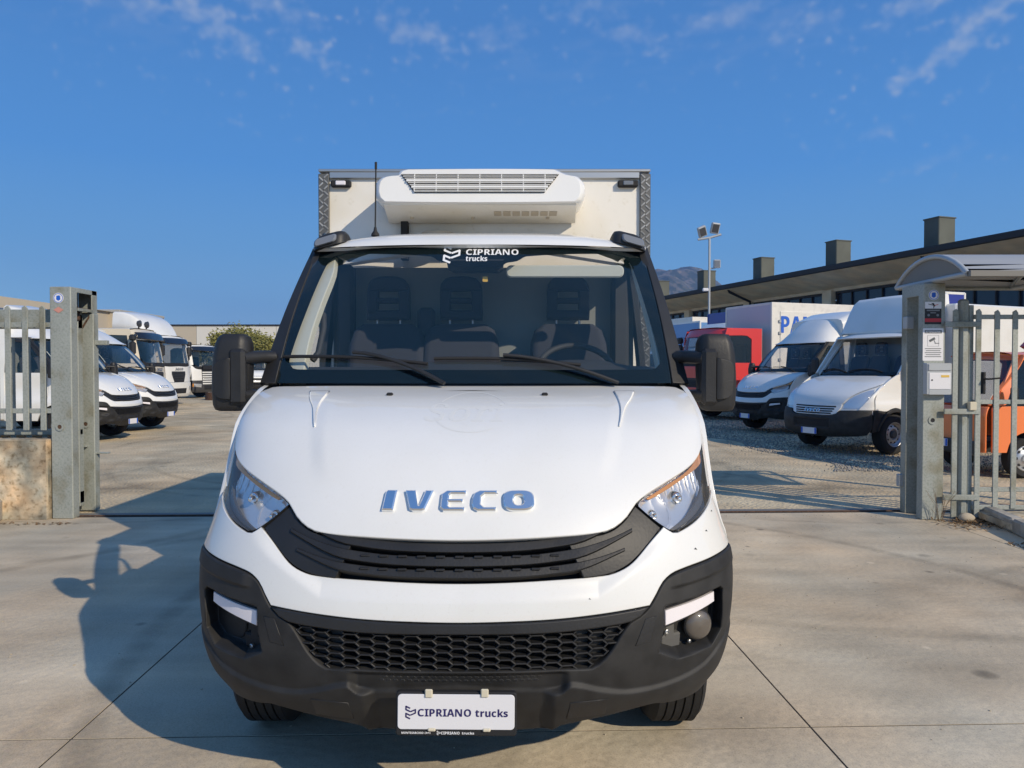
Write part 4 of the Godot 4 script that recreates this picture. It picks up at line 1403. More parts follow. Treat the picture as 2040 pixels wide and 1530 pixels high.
# ---------- ground ----------
func build_ground() -> void:
	var g := G.new()
	g.flat([Vector3(-900, -.07, 60), Vector3(900, -.07, 60), Vector3(900, -.07, -2500), Vector3(-900, -.07, -2500)], Vector3.UP)
	struct("ground", g, M.yard_asphalt)
	var turn := Basis(Vector3.UP, deg_to_rad(1.9))
	# joint bed under the slabs, then each cast slab with its own edges
	var bed := struct("forecourt", G.new().box(Vector3(0, -.0185, -1.0), Vector3(21, .032, 13.5), 0.0, turn), M.joint_dark)
	var rng := RandomNumberGenerator.new()
	rng.seed = 4
	var xs := [-10.4, -7.9, -4.85, -1.71, 1.37, 4.5, 7.6, 10.4]
	var zs := [5.5, 1.4, -3.08, -7.72]
	for i in xs.size() - 1:
		for j in zs.size() - 1:
			var a := Vector3(xs[i] + .0045, 0, zs[j] - .0045)
			var b := Vector3(xs[i + 1] - .0045, 0, zs[j + 1] + .0045)
			var mid := (a + b) / 2
			part("slab", G.new().box(turn * mid + Vector3(0, -.02, 0), Vector3(b.x - a.x, .04, a.z - b.z), .0, turn), M.concrete, bed)
	# yard behind the gate
	g = G.new()
	g.flat([turn * Vector3(-60, -.004, -7.80), turn * Vector3(60, -.004, -7.80), turn * Vector3(60, -.004, -140), turn * Vector3(-60, -.004, -140)], Vector3.UP)
	struct("yard", g, M.yard_asphalt)
	# rail that the sliding gate runs on
	g = G.new()
	g.box(turn * Vector3(0, -.008, -7.76), Vector3(9.4, .02, .075), 0.0, turn)
	struct("gate_track", g, M.joint_dark)
	var rl := thing("gate_rail", "thin steel running rail of the sliding gate set across the gateway floor", "rail")
	part("rail_bar", G.new().box(turn * Vector3(0, .006, -7.765), Vector3(9.2, .016, .022), .004, turn), M.rust, rl)
	part("rail_strip", G.new().box(turn * Vector3(0, .002, -7.86), Vector3(9.2, .006, .11), .001, turn), M.bare_alloy_dull, rl)

# ---------- parked vans ----------
func van_body(root: Node3D, tab: Tab, q0: float, q1: float, m: Material, rear_windows := false) -> void:
	var rings := []
	var n := 9
	for i in n:
		var q: float = lerpf(q0, q1, float(i) / (n - 1))
		var h: float = tab.f(minf(q, tab.hi))
		var half := [Vector2(.90, .46), Vector2(.965, .50), Vector2(.985, .75), Vector2(.968, .95), Vector2(.962, 1.42), Vector2(.93, 1.8), Vector2(.895, 2.12), Vector2(.875, h - .16), Vector2(.82, h - .055), Vector2(.70, h - .015), Vector2(.4, h), Vector2(0, h + .005)]
		var ring := []
		for p in half:
			ring.append(Vector3(p.x, p.y, -q))
		for k in range(half.size() - 2, -1, -1):
			ring.append(Vector3(-half[k].x, half[k].y, -q))
		rings.append(ring)
	part("body_shell", G.new().loft(rings), m, root)
	for s in [-1.0, 1.0]:
		part("rear_arch", G.new().lathe([Vector2(.47, -.02), Vector2(.47, .02), Vector2(.36, .02)], Transform3D(Basis(Vector3(0, 0, 1), -s * PI / 2), Vector3(s * .965, .40, -4.25)), 28), M.black_plastic, root)
		part("side_rub_strip", G.new().box(Vector3(s * .99, .80, -3.0), Vector3(.025, .10, 1.6), .008), M.black_plastic, root)
		if rear_windows:
			for a in [[2.35, 3.3], [3.5, 4.5]]:
				part("rear_side_window", G.new().box(Vector3(s * .935, 1.78, -(a[0] + a[1]) / 2), Vector3(.05, .52, a[1] - a[0]), .02, Basis(Vector3(0, 0, 1), s * .1)), M.smoked_glass, root)
			part("sliding_door_handle", G.new().box(Vector3(s * .972, 1.22, -3.62), Vector3(.03, .16, .06), .012), M.dull_black, root)
	daily_wheel(root, .88, 4.25, false, M.rim_steel)
	daily_wheel(root, -.88, 4.25, false, M.rim_steel)

func number_plate(root: Node3D, y: float, z: float, tilt := 0.0) -> void:
	var h := holder("number_plate", root)
	h.position = Vector3(0, y, z)
	h.rotation.x = tilt
	part("plate_board", G.new().plate(round_rect(.36, .11, .008), .004), M.plate_white, h)
	for x in [-.158, .158]:
		part("plate_band", G.new().box(Vector3(x, 0, .001), Vector3(.04, .104, .003)), M.blue_ink, h)

func parked_van(label: String, where: Vector3, turn: float, o := {}) -> Node3D:
	var root := thing("parked_van", label, "van", where, turn, o.get("group", ""))
	var cfg := {"cell": .04, "roof": ROOF_HIGH, "roof_back": 2.1, "frame_paint": "black_plastic"}
	cfg.merge(o, true)
	daily_front(root, cfg)
	van_body(root, cfg.roof, 2.1, 6.0, M.white_paint, o.get("rear_windows", false))
	number_plate(root, .40, .035)
	return root

# ---------- the rounder, older van ----------
var OZ := Tab.new([Vector2(.28, .20), Vector2(.34, .08), Vector2(.42, .02), Vector2(.60, .0), Vector2(.76, .05), Vector2(.86, .10), Vector2(.95, .14), Vector2(1.05, .22), Vector2(1.15, .38), Vector2(1.25, .60), Vector2(1.34, .84), Vector2(1.42, 1.10)])
func old_nose(p: Vector2) -> Vector3:
	var t := minf(absf(p.x) / (lerpf(1.0, .945, smoothstep(.7, 1.4, p.y)) + .004), .9999)
	return Vector3(p.x, p.y, -(OZ.f(p.y) + lerpf(.52, .20, smoothstep(.5, 1.42, p.y)) * (1.0 - sqrt(1.0 - pow(t, 2.3)))))

func old_screen(p: Vector2) -> Vector3:
	var r := (p.y - 1.40) / 0.72
	var t := absf(p.x) / (0.95 - 0.13 * r)
	return Vector3(p.x, p.y, -(1.02 + r * 0.56 + 0.14 * pow(t, 2.6)))

func older_van(label: String, where: Vector3, turn: float) -> Node3D:
	var root := thing("older_van", label, "van", where, turn)
	var W: Material = M.white_paint
	part("nose_shell", G.new().sheet(dense_half([0, 1.39, .80, 1.38, .945, 1.33, .985, .95, .995, .72, 0, .72], .06), old_nose, .05, 0.0, .02, -.024), W, root)
	part("bonnet", G.new().sheet(dense_half([0, 1.40, .5, 1.40, .80, 1.39, .895, 1.34, .905, 1.27, .86, 1.21, .72, 1.10, .62, .99, .56, .90, .5, .875, 0, .862], .04), old_nose, .04, .006, .03), W, root)
	two("wing_panel", G.new().sheet(dense(V([.47, .80, .49, .9, .53, 1.0, .62, 1.12, .76, 1.25, .95, 1.36, 1.1, 1.42, 1.2, 1.44, 1.2, .76, 1.11, .80, .98, .83, .85, .81, .75, .775]), .05), flank, .06, .004, .02), W, root)
	two("wing_corner", G.new().sheet(dense(V([.925, 1.335, .948, 1.25, .982, .95, .994, .80, .90, .80, .83, .80, .93, 1.0, .945, 1.13, .92, 1.22]), .03), old_nose, .03, .003, .02), W, root)
	for s in 2:
		var h := holder("headlight", root)
		var g := G.new().sheet(dense(V([.575, .83, .60, .92, .66, 1.02, .75, 1.10, .83, 1.155, .89, 1.17, .93, 1.12, .925, 1.02, .90, .92, .86, .85, .8, .825]), .03), old_nose, .03, .004, .03, -.02)
		part("reflector", g if s == 0 else g.mirrored(), M.reflector, h)
		g = G.new().sheet(dense(V([.575, .83, .60, .92, .66, 1.02, .75, 1.10, .83, 1.155, .89, 1.17, .93, 1.12, .925, 1.02, .90, .92, .86, .85, .8, .825]), .03), old_nose, .03, .004, 0.0, .004)
		part("lens", g if s == 0 else g.mirrored(), M.lens, h)
	part("grille_frame", G.new().sheet(dense_half([0, .866, .5, .878, .555, .90, .56, .83, .50, .725, .4, .70, 0, .695], .04), old_nose, .04, .008, .03, .004), W, root)
	for k in 4:
		var y: float = [.842, .80, .760, .722][k]
		part("grille_slot", G.new().sheet(dense_half([0, y + .012, .46 - k * .02, y + .016, .47 - k * .02, y - .008, 0, y - .014], .08), old_nose, .05, .002, .0, .0075), M.dull_black, root)
	part("badge_lettering", letters("IVECO", .36, .055, .012, func(p: Vector2) -> Vector3: return old_nose(p + Vector2(0, .772)) + Vector3(0, 0, .012)), M.chrome, root)
	part("bumper", G.new().sheet(dense_half([0, .69, .4, .695, .5, .72, .56, .79, .8, .80, .992, .79, .997, .6, .985, .45, .94, .36, .8, .33, 0, .28], .04), func(p: Vector2) -> Vector3: return old_nose(p) + Vector3(0, 0, .03 - .05 * smoothstep(.0, .03, minf(.42 - absf(p.x), minf(p.y - .46, .64 - p.y)))), .03, .012, .05), M.dusty_plastic, root)
	part("air_intake", G.new().sheet(dense_half([0, .62, .40, .62, .38, .48, 0, .47], .06), old_nose, .06, .003, .0, .003 - .018), M.dull_black, root)
	two("bumper_side", G.new().sheet(dense(V([.43, .40, .56, .42, .58, .52, .655, .66, .74, .76, .58, .80, .45, .79]), .05), flank, .06, .004, .03), M.dusty_plastic, root)
	two("door", G.new().sheet(dense(V([1.21, .762, 1.29, .69, 1.37, .59, 1.41, .46, 2.1, .46, 2.1, 1.442, 1.21, 1.442]), .08), flank, .08, .004, .03), W, root)
	two("wheel_arch", G.new().sheet(dense(V([.545, .43, .575, .52, .655, .665, .75, .755, .85, .80, .98, .815, 1.11, .80, 1.21, .75, 1.29, .68, 1.37, .58, 1.40, .46, 1.36, .46, 1.33, .55, 1.25, .65, 1.11, .735, .98, .755, .85, .735, .73, .66, .63, .53, .59, .43]), .06), flank, .06, .01, .04, .02), M.black_plastic, root)
	two("door_frame", G.new().sheet(dense(V([1.10, 1.43, 1.30, 1.475, 1.70, 2.07, 1.97, 2.07, 1.97, 1.45, 2.1, 1.45, 2.1, 2.17, 1.62, 2.17]), .06), flank, .05, .003, .03), W, root)
	two("side_window", G.new().sheet(dense(V([1.24, 1.45, 1.70, 2.075, 1.975, 2.075, 1.975, 1.45]), .2), flank, .2, 0.0, 0.0, -.012), M.smoked_glass, root)
	two("pillar", G.new().sheet(dense(V([.868, 1.40, .955, 1.41, .92, 1.82, .880, 2.15, .81, 2.15, .84, 1.8]), .05), old_screen, .03, .006, .03, .004), W, root)
	part("windscreen", G.new().sheet(dense_half([0, 1.41, .875, 1.41, .848, 1.8, .815, 2.125, 0, 2.12], .06), old_screen, .05, 0.0, 0.0), M.glass, root)
	part("windscreen_border", G.new().sheet(dense_half([0, 1.40, .87, 1.40, .868, 1.47, 0, 1.46], .06), old_screen, .05, 0.0, 0.0, -.006), M.frit, root)
	for w in [[-.80, 1.47, -.15, 1.45], [-.10, 1.46, .60, 1.46]]:
		var a := []
		for i in 7:
			a.append(G.at(old_screen, Vector2(lerpf(w[0], w[2], i / 6.0), lerpf(w[1], w[3], i / 6.0) + .05 * sin(PI * i / 6.0)), .02)[0])
		part("wiper", G.new().tube(a, .014, 6), M.dull_black, root)
	var rtab := Tab.new([Vector2(1.44, 2.12), Vector2(1.6, 2.20), Vector2(2.2, 2.24)])
	part("roof", G.new().sheet(V([-.871, 1.44, 0, 1.44, .871, 1.44, .871, 2.15, 0, 2.15, -.871, 2.15]), func(p: Vector2) -> Vector3: return roof_at(p, rtab, 2.15), .06, 0.0, .02), W, root)
	# tall wind deflector that meets the load body
	var rings := []
	for r in [[1.62, 2.24, .80], [1.70, 2.40, .82], [1.85, 2.66, .83], [1.98, 2.86, .83], [2.06, 2.92, .82], [2.3, 2.95, .82], [2.6, 2.96, .82]]:
		var ring := []
		for p in [Vector2(r[2], 2.19), Vector2(r[2], lerpf(2.19, r[1], .6)), Vector2(r[2] * .97, r[1] - .05), Vector2(r[2] * .9, r[1] - .01), Vector2(0, r[1] + .01), Vector2(-r[2] * .9, r[1] - .01), Vector2(-r[2] * .97, r[1] - .05), Vector2(-r[2], lerpf(2.19, r[1], .6)), Vector2(-r[2], 2.19)]:
			ring.append(Vector3(p.x, p.y, -r[0]))
		rings.append(ring)
	part("wind_deflector", G.new().loft(rings), W, root)
	part("cargo_body", G.new().box(Vector3(0, 1.78, -4.2), Vector3(2.05, 1.9, 3.4), .03), M.white_paint, root)
	for s in 2:
		var h := holder("door_mirror", root)
		var g := G.new().box(Vector3(1.12, 1.58, -1.28), Vector3(.17, .34, .12), .045)
		part("mirror_shell", g if s == 0 else g.mirrored(), M.black_plastic, h)
		g = G.new().box(Vector3(.99, 1.50, -1.33), Vector3(.14, .09, .12), .03)
		part("mirror_arm", g if s == 0 else g.mirrored(), M.black_plastic, h)
	part("dashboard", G.new().box(Vector3(0, 1.35, -1.3), Vector3(1.7, .22, .35), .05), M.dash, root)
	part("cab_back_wall", G.new().box(Vector3(0, 1.5, -2.12), Vector3(1.76, 1.3, .03)), M.cab_lining, root)
	part("underbody", G.new().box(Vector3(0, .62, -1.3), Vector3(1.5, .34, 1.6), .02).box(Vector3(0, .62, -3.5), Vector3(.9, .2, 4.0), .02).box(Vector3(0, .95, -.95), Vector3(1.3, .4, .5), .02), M.dull_black, root)
	for x in [-.55, -.10, .48]:
		daily_seat(root, x)
	number_plate(root, .40, .045)
	for sx in [-1.0, 1.0]:
		daily_wheel(root, .88 * sx, .98, false, M.rim_steel)
		daily_wheel(root, .88 * sx, 4.3, false, M.rim_steel)
	return root

# ---------- flat-fronted lorries ----------
# hw half width, top cab roof height, floor under edge of the bumper
func lorry_cab(root: Node3D, o: Dictionary) -> void:
	var hw: float = o.get("hw", 1.22)
	var top: float = o.get("top", 2.9)
	var low: float = o.get("low", .34)
	var sill: float = o.get("sill", 1.68)     # foot of the windscreen
	var head: float = o.get("head", 2.55)     # its upper edge
	var deep: float = o.get("deep", 1.9)
	var W: Material = M[o.get("paint", "white_paint")]
	var tab := Tab.new([Vector2(low, .10), Vector2(low + .15, .02), Vector2(low + .5, .0), Vector2(sill - .25, .03), Vector2(sill, .06), Vector2(head, .26), Vector2(top, .42)])
	var fm := func(p: Vector2) -> Vector3:
		var t := minf(absf(p.x) / (hw + .004), .9999)
		return Vector3(p.x, p.y, -(tab.f(p.y) + .34 * (1.0 - sqrt(1.0 - pow(t, 3.2)))))
	var sm := func(p: Vector2) -> Vector3: return Vector3(hw, p.y, -p.x)
	var e := hw * .985
	# front panel below the glass
	part("front_panel", G.new().sheet(dense_half([0, sill - .12, e * .8, sill - .10, e, sill + .12, e, low + .62, 0, low + .62], .06), fm, .06, .006, .03), W, root)
	part("scuttle", G.new().sheet(dense_half([0, sill + .02, e * .74, sill + .02, e * .84, sill + .10, e * .84, sill - .08, e * .7, sill - .115, 0, sill - .115], .08), fm, .08, .003, .02, .004), M.dull_black, root)
	part("windscreen", G.new().sheet(dense_half([0, head, e * .80, head, e * .90, head - .05, e * .90, sill + .18, e * .72, sill + .02, 0, sill + .02], .06), fm, .06, .0, .0, -.006), M.glass, root)
	two("pillar", G.new().sheet(dense(V([e * .91, sill + .10, e, sill + .10, e, top - .06, e * .72, top - .02, e * .80, head + .01, e * .90, head - .04]), .06), fm, .05, .004, .03), W, root)
	part("brow", G.new().sheet(dense_half([0, top, e * .75, top - .02, e * .80, head + .01, 0, head + .005], .06), fm, .06, .003, .03), W, root)
	# bumper
	part("bumper", G.new().sheet(dense_half([0, low + .61, e, low + .61, e * .99, low + .05, e * .9, low, 0, low], .06), fm, .06, .02, .06, .02), M[o.get("bumper", "white_paint")], root)
	# grille
	var gr: Array = o.get("grille", [.50, .36, .95, 1.42])
	if o.get("slats", 0) == 0:
		part("grille", G.new().sheet(dense_half([0, gr[3], gr[0], gr[3], gr[0] * 1.02, gr[3] - .12, gr[1], gr[2], 0, gr[2]], .06), fm, .06, .01, .02, .006), M.black_plastic, root)
		for k in 4:
			var y: float = lerpf(gr[2] + .06, gr[3] - .1, k / 3.0)
			part("grille_bar", G.new().sheet(dense_half([0, y + .018, gr[1] * .98, y + .018, gr[1] * .98, y - .018, 0, y - .018], .1), fm, .1, .004, .0, .014), M.dull_black, root)
	else:
		part("grille", G.new().sheet(dense_half([0, sill - .12, e * .55, sill - .12, e * .55, low + .40, 0, low + .40], .06), fm, .06, .004, .02, .008 + .016), M.dull_black, root)
		for k in int(o.slats):
			var y: float = lerpf(low + .45, sill - .28, float(k) / (int(o.slats) - 1))
			part("grille_slat", G.new().sheet(dense_half([0, y + .035, e * .54, y + .035, e * .54, y - .035, 0, y - .035], .1), fm, .1, .008, .02, .036), W, root)
	# intake openings in the bumper, lamps
	part("bumper_intake", G.new().sheet(dense_half([0, low + .36, e * .45, low + .36, e * .42, low + .14, 0, low + .14], .08), fm, .08, .004, .0, .024), M.dull_black, root)
	for s in 2:
		var h := holder("headlight", root)
		var g := G.new().sheet(dense(V([e * .60, low + .44, e * .94, low + .46, e * .94, low + .30, e * .62, low + .26]), .05), fm, .04, .006, .02, .026)
		part("lamp_glass", g if s == 0 else g.mirrored(), M.reflector, h)
		g = G.new().sheet(dense(V([e * .95, low + .46, e * .985, low + .46, e * .985, low + .30, e * .95, low + .30]), .05), fm, .03, .003, .02, .026)
		part("indicator", g if s == 0 else g.mirrored(), M.amber, h)
	# sides
	two("door", G.new().sheet(dense(V([.40, .95, .30, 1.3, .30, sill - .02, deep * .78, sill - .02, deep * .78, .95]), .2), sm, .2, .004, .03), W, root)
	two("side_shell", G.new().sheet(dense(V([.33, sill, .44, head, .52, top - .02, deep, top - .02, deep, .95, deep * .79, .95, deep * .79, head - .10, deep * .70, head, .60, head, .48, sill]), .2), sm, .2, .004, .03), W, root)
	two("side_window", G.new().sheet(V([.46, sill - .02, .60, head + .01, deep * .70, head + .01, deep * .79, head - .09, deep * .79, sill - .02]), sm, .3, 0.0, 0.0, -.02), M.smoked_glass, root)
	two("step_panel", G.new().sheet(dense(V([.36, .94, deep * .78, .94, deep * .70, .55, .40, low + .05]), .2), sm, .2, .004, .03, -.02), M[o.get("bumper", "white_paint")], root)
	var c := G.new()
	c.box(Vector3(0, (top + .95) / 2, -deep), Vector3(hw * 2 - .02, top - .98, .04))
	c.box(Vector3(0, 1.0, -deep / 2 - .15), Vector3(hw * 2 - .08, .06, deep - .5))
	part("back_wall", c, M.cab_lining, root)
	part("roof", G.new().sheet(V([-hw, .40, 0, .40, hw, .40, hw, deep, 0, deep, -hw, deep]), func(p: Vector2) -> Vector3: return Vector3(p.x, top + .02 - .07 * pow(absf(p.x) / hw, 6.0), -p.y - .30 * (1.0 - sqrt(maxf(0.0, 1.0 - pow(minf(absf(p.x) / hw, .999), 3.2)))) * smoothstep(1.2, .4, p.y)), .08, 0.0, .03), W, root)
	part("dashboard", G.new().box(Vector3(0, sill - .1, -.5), Vector3(hw * 1.9, .25, .45), .05), M.dash, root)
	for x in [-.5, .5]:
		part("seat", G.new().box(Vector3(x * hw * 1.1, sill + .1, -1.35), Vector3(.5, .9, .16), .06), M.seat_cloth, root)
	if o.get("visor", true):
		part("sun_visor", G.new().sheet(dense_half([0, head + .14, e * .96, head + .12, e * .97, head - .10, 0, head - .13], .06), func(p: Vector2) -> Vector3: return fm.call(p) + Vector3(0, 0, .16), .05, .02, .03), M.visor_tint, root)
	for s in 2:
		var h := holder("door_mirror", root)
		var g := G.new().box(Vector3(hw + .16, head - .42, -.36), Vector3(.24, .42, .16), .05).box(Vector3(hw + .16, head - .08, -.36), Vector3(.24, .20, .18), .05)
		part("mirror_shell", g if s == 0 else g.mirrored(), M.black_plastic, h)
		g = G.new().tube([Vector3(hw - .02, head - .02, -.50), Vector3(hw + .10, head + .03, -.38), Vector3(hw + .1, head - .6, -.38), Vector3(hw - .02, head - .66, -.48)], .02, 6)
		part("mirror_arm", g if s == 0 else g.mirrored(), M.black_plastic, h)
	part("chassis", G.new().box(Vector3(-.42, .75, -3.2), Vector3(.1, .25, 5.6), .01).box(Vector3(.42, .75, -3.2), Vector3(.1, .25, 5.6), .01).box(Vector3(0, .75, -1.2), Vector3(hw * 1.5, .3, 1.4), .02), M.dull_black, root)
	for q in [1.35, 4.9]:
		for sx in [-1.0, 1.0]:
			var w := holder("wheel", root)
			var r: float = o.get("wheel", .50)
			w.position = Vector3(sx * (hw - .17), r, -q)
			var xf := Transform3D(Basis(Vector3(0, 0, 1), -sx * PI / 2), Vector3.ZERO)
			part("tyre", G.new().lathe([Vector2(r * .58, -.12), Vector2(r * .9, -.15), Vector2(r, -.12), Vector2(r, .12), Vector2(r * .9, .15), Vector2(r * .58, .12)], xf, 28), M.tyre_rubber, w)
			part("rim", G.new().lathe([Vector2(r * .58, .12), Vector2(r * .54, .08), Vector2(r * .3, .0), Vector2(r * .26, .08), Vector2(0, .09)], xf, 24), M.rim_steel, w)
	if o.get("badge", "") != "":
		var by: float = o.get("badge_y", sill - .2)
		part("badge_lettering", letters(o.badge, .55, .085, .02, func(p: Vector2) -> Vector3: return fm.call(p + Vector2(0, by)) + Vector3(0, 0, .03)), M.chrome, root)

func high_cab_roof(root: Node3D, hw: float, top: float, peak: float, deep: float, m: Material) -> void:
	var rings := []
	for r in [[.62, 0.0], [.72, .26], [.88, .48], [1.12, .70], [1.42, .87], [1.8, .98], [2.2, 1.0]]:
		var h: float = lerpf(top, peak, r[1])
		var ring := []
		for p in [Vector2(hw, top - .06), Vector2(hw * .99, lerpf(top, h, .5)), Vector2(hw * .95, h - .10), Vector2(hw * .85, h - .02), Vector2(0, h + .03), Vector2(-hw * .85, h - .02), Vector2(-hw * .95, h - .10), Vector2(-hw * .99, lerpf(top, h, .5)), Vector2(-hw, top - .06)]:
			ring.append(Vector3(p.x, p.y, -minf(r[0], deep) - .18 * pow(absf(p.x) / hw, 3.0) * (1.0 - r[1])))
		rings.append(ring)
	part("high_roof", G.new().loft(rings), m, root)

func cargo_box(root: Node3D, hw: float, y0: float, y1: float, q0: float, q1: float, front: Material, side: Material, trim: Material) -> Node3D:
	var h := holder("cargo_box", root)
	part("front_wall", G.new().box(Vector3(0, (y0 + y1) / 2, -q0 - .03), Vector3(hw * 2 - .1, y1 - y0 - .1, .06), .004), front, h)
	for s in [-1.0, 1.0]:
		part("side_wall", G.new().box(Vector3(s * (hw - .025), (y0 + y1) / 2, -(q0 + q1) / 2), Vector3(.05, y1 - y0 - .1, q1 - q0 - .1), .004), side, h)
	part("roof", G.new().box(Vector3(0, y1 - .02, -(q0 + q1) / 2), Vector3(hw * 2, .08, q1 - q0), .01), trim, h)
	part("floor", G.new().box(Vector3(0, y0 + .02, -(q0 + q1) / 2), Vector3(hw * 2, .10, q1 - q0), .01), trim, h)
	var g := G.new()
	for s in [-1.0, 1.0]:
		for q in [q0 + .02, q1 - .02]:
			g.box(Vector3(s * (hw - .02), (y0 + y1) / 2, -q), Vector3(.07, y1 - y0, .07), .008)
	part("corner_post", g, trim, h)
	part("rear_wall", G.new().box(Vector3(0, (y0 + y1) / 2, -q1 + .04), Vector3(hw * 2 - .1, y1 - y0 - .1, .05)), side, h)
	return h

func parked_lorries() -> void:
	var r: Node3D
	# --- left row, noses towards the middle of the yard ---
	parked_van("nearest white van on the left, nose just past the gate post, chipped black bumper", Vector3(-8.2, 0, -16.0), deg_to_rad(88), {"rear_windows": true, "roof": ROOF_MID})
	parked_van("second white van on the left, beside the beige lorry, seen whole from windscreen to plate", Vector3(-8.58, 0, -18.6), deg_to_rad(88), {"roof": ROOF_MID})
	r = thing("lorry", "beige flat-fronted lorry with dark blue sun visor and two roof spotlights", "lorry", Vector3(-12.15, 0, -25.6), deg_to_rad(97))
	lorry_cab(r, {"paint": "cream_paint", "top": 2.86, "head": 2.62, "sill": 1.72, "badge": "IVECO", "badge_y": 1.50, "bumper": "black_plastic"})
	for x in [-.25, .45]:
		part("roof_spotlight", G.new().lathe([Vector2(0, -.10), Vector2(.09, -.06), Vector2(.12, .03), Vector2(.10, .05), Vector2(0, .06)], Transform3D(Basis(Vector3(1, 0, 0), PI / 2), Vector3(x, 3.06, -.55)), 18), M.lamp_dark, r)
		part("spotlight_foot", G.new().box(Vector3(x, 2.92, -.57), Vector3(.04, .12, .04)), M.dull_black, r)
	r = thing("lorry", "tall white lorry cab with high roof, dark visor and black grille", "lorry", Vector3(-14.15, 0, -31.6), deg_to_rad(83))
	lorry_cab(r, {"top": 2.92, "head": 2.70, "sill": 1.75, "badge": "IVECO", "badge_y": 1.52, "deep": 2.3})
	high_cab_roof(r, 1.22, 2.90, 3.92, 2.3, M.white_paint)
	r = thing("lorry", "white lorry with slatted white grille and orange lamp, farthest in the left row", "lorry", Vector3(-16.0, 0, -39.4), deg_to_rad(78))
	lorry_cab(r, {"top": 2.78, "head": 2.58, "sill": 1.62, "slats": 6, "bumper": "lamp_dark", "paint": "white_paint", "low": .30})
	part("name_panel", G.new().box(Vector3(0, 1.60, .03), Vector3(1.35, .22, .02), .004), M.dull_black, r)
	# far behind the fence on the left
	r = thing("lorry", "white lorry with a rounded wind deflector behind the left fence", "lorry", Vector3(-12.2, 0, -19.6 - 3.2), deg_to_rad(86))
	r.position = Vector3(-13.9, 0, -24.2)
	lorry_cab(r, {"top": 2.75, "head": 2.5, "sill": 1.6})
	high_cab_roof(r, 1.15, 2.75, 3.55, 1.9, M.white_paint)
	cargo_box(r, 1.2, 1.0, 3.45, 2.3, 8.0, M.far_green, M.far_green, M.bare_alloy)
	r = thing("box_lorry", "grey box body standing behind the beige lorry cab", "lorry", Vector3(-15.4, 0, -27.5), deg_to_rad(82))
	lorry_cab(r, {"top": 2.7, "head": 2.5, "sill": 1.6, "visor": false})
	cargo_box(r, 1.22, 1.0, 3.55, 2.1, 8.5, M.far_grey, M.far_grey, M.white_paint)
	r = thing("parked_van", "small white van far across the yard beyond the left door mirror", "van", Vector3(-15.3, 0, -45.0), deg_to_rad(35))
	daily_front(r, {"cell": .08, "roof_back": 2.1, "wipers": false})
	van_body(r, ROOF_LOW, 2.1, 5.6, M.white_paint)
	# --- right row ---
	var tr := deg_to_rad(-70)
	older_van("older white van with rounded headlights and tall wind deflector, nearest the right gate post", Vector3(5.47, 0, -13.6), deg_to_rad(-66))
	parked_van("white van with a high domed roof between the red lorry and the older van", Vector3(5.62, 0, -17.85), tr, {"frame_paint": "black_plastic"})
	r = thing("lorry", "red lorry with a white box body lettered in blue", "lorry", Vector3(5.46, 0, -22.6), tr)
	lorry_cab(r, {"paint": "red_paint", "hw": 1.05, "top": 2.74, "head": 2.50, "sill": 1.72, "low": .36, "visor": false, "deep": 1.75, "bumper": "red_paint", "wheel": .42, "grille": [.55, .5, .95, 1.25]})
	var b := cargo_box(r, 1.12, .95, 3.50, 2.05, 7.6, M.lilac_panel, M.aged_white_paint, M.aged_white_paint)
	part("lettering", letters("PANE", 1.62, .50, .006, flat_map(Transform3D(Basis(Vector3(0, 0, -1), Vector3.UP, Vector3(1, 0, 0)), Vector3(1.146, 2.86, -3.18))), "Droid Sans", 700), M.blue_ink, b)
	var door := holder("side_door", r)
	part("door_leaf", G.new().box(Vector3(1.125, 2.2, -3.75), Vector3(.03, 2.1, 2.8), .006), M.aged_white_paint, door)
	for y in [1.4, 1.8, 2.2, 2.6, 2.95]:
		part("hinge", G.new().box(Vector3(1.145, y, -2.33), Vector3(.03, .09, .08), .006), M.bare_alloy, door)
	r = thing("lorry", "white lorry with sloping wind deflector and dark blue box behind the red cab", "lorry", Vector3(6.0, 0, -26.9), tr)
	lorry_cab(r, {"hw": 1.05, "top": 2.30, "head": 2.15, "sill": 1.45, "visor": false, "deep": 1.8, "wheel": .42})
	var rings := []
	for k in [[.75, .05], [1.2, .5], [1.7, .88], [1.85, .92], [2.0, .92]]:
		rings.append([Vector3(.9, 2.28, -k[0]), Vector3(.9, 2.3 + k[1] * .9, -k[0]), Vector3(.8, 2.3 + k[1], -k[0]), Vector3(-.8, 2.3 + k[1], -k[0]), Vector3(-.9, 2.3 + k[1] * .9, -k[0]), Vector3(-.9, 2.28, -k[0])])
	part("wind_deflector", G.new().loft(rings), M.white_paint, r)
	cargo_box(r, 1.2, .95, 3.62, 2.1, 7.4, M.blue_paint, M.blue_paint, M.blue_paint)
	r = thing("lorry", "pale blue box lorry at the far end of the right row", "lorry", Vector3(5.6, 0, -32.0), tr)
	lorry_cab(r, {"hw": 1.05, "top": 2.30, "head": 2.15, "sill": 1.45, "visor": false, "deep": 1.8, "wheel": .42, "paint": "white_paint"})
	cargo_box(r, 1.2, .95, 3.55, 2.1, 7.4, M.sky_blue_paint, M.sky_blue_paint, M.white_paint)
	r = thing("lorry", "cream box lorry behind the pale blue one, only its long roof edge showing", "lorry", Vector3(6.6, 0, -37.5), tr)
	lorry_cab(r, {"hw": 1.1, "top": 2.5, "head": 2.3, "sill": 1.5, "visor": false})
	cargo_box(r, 1.22, 1.0, 4.1, 2.1, 12.0, M.aged_white_paint, M.aged_white_paint, M.aged_white_paint)
	r = thing("lorry", "dark blue box lorry seen behind the right gate post", "lorry", Vector3(9.95, 0, -21.6), tr)
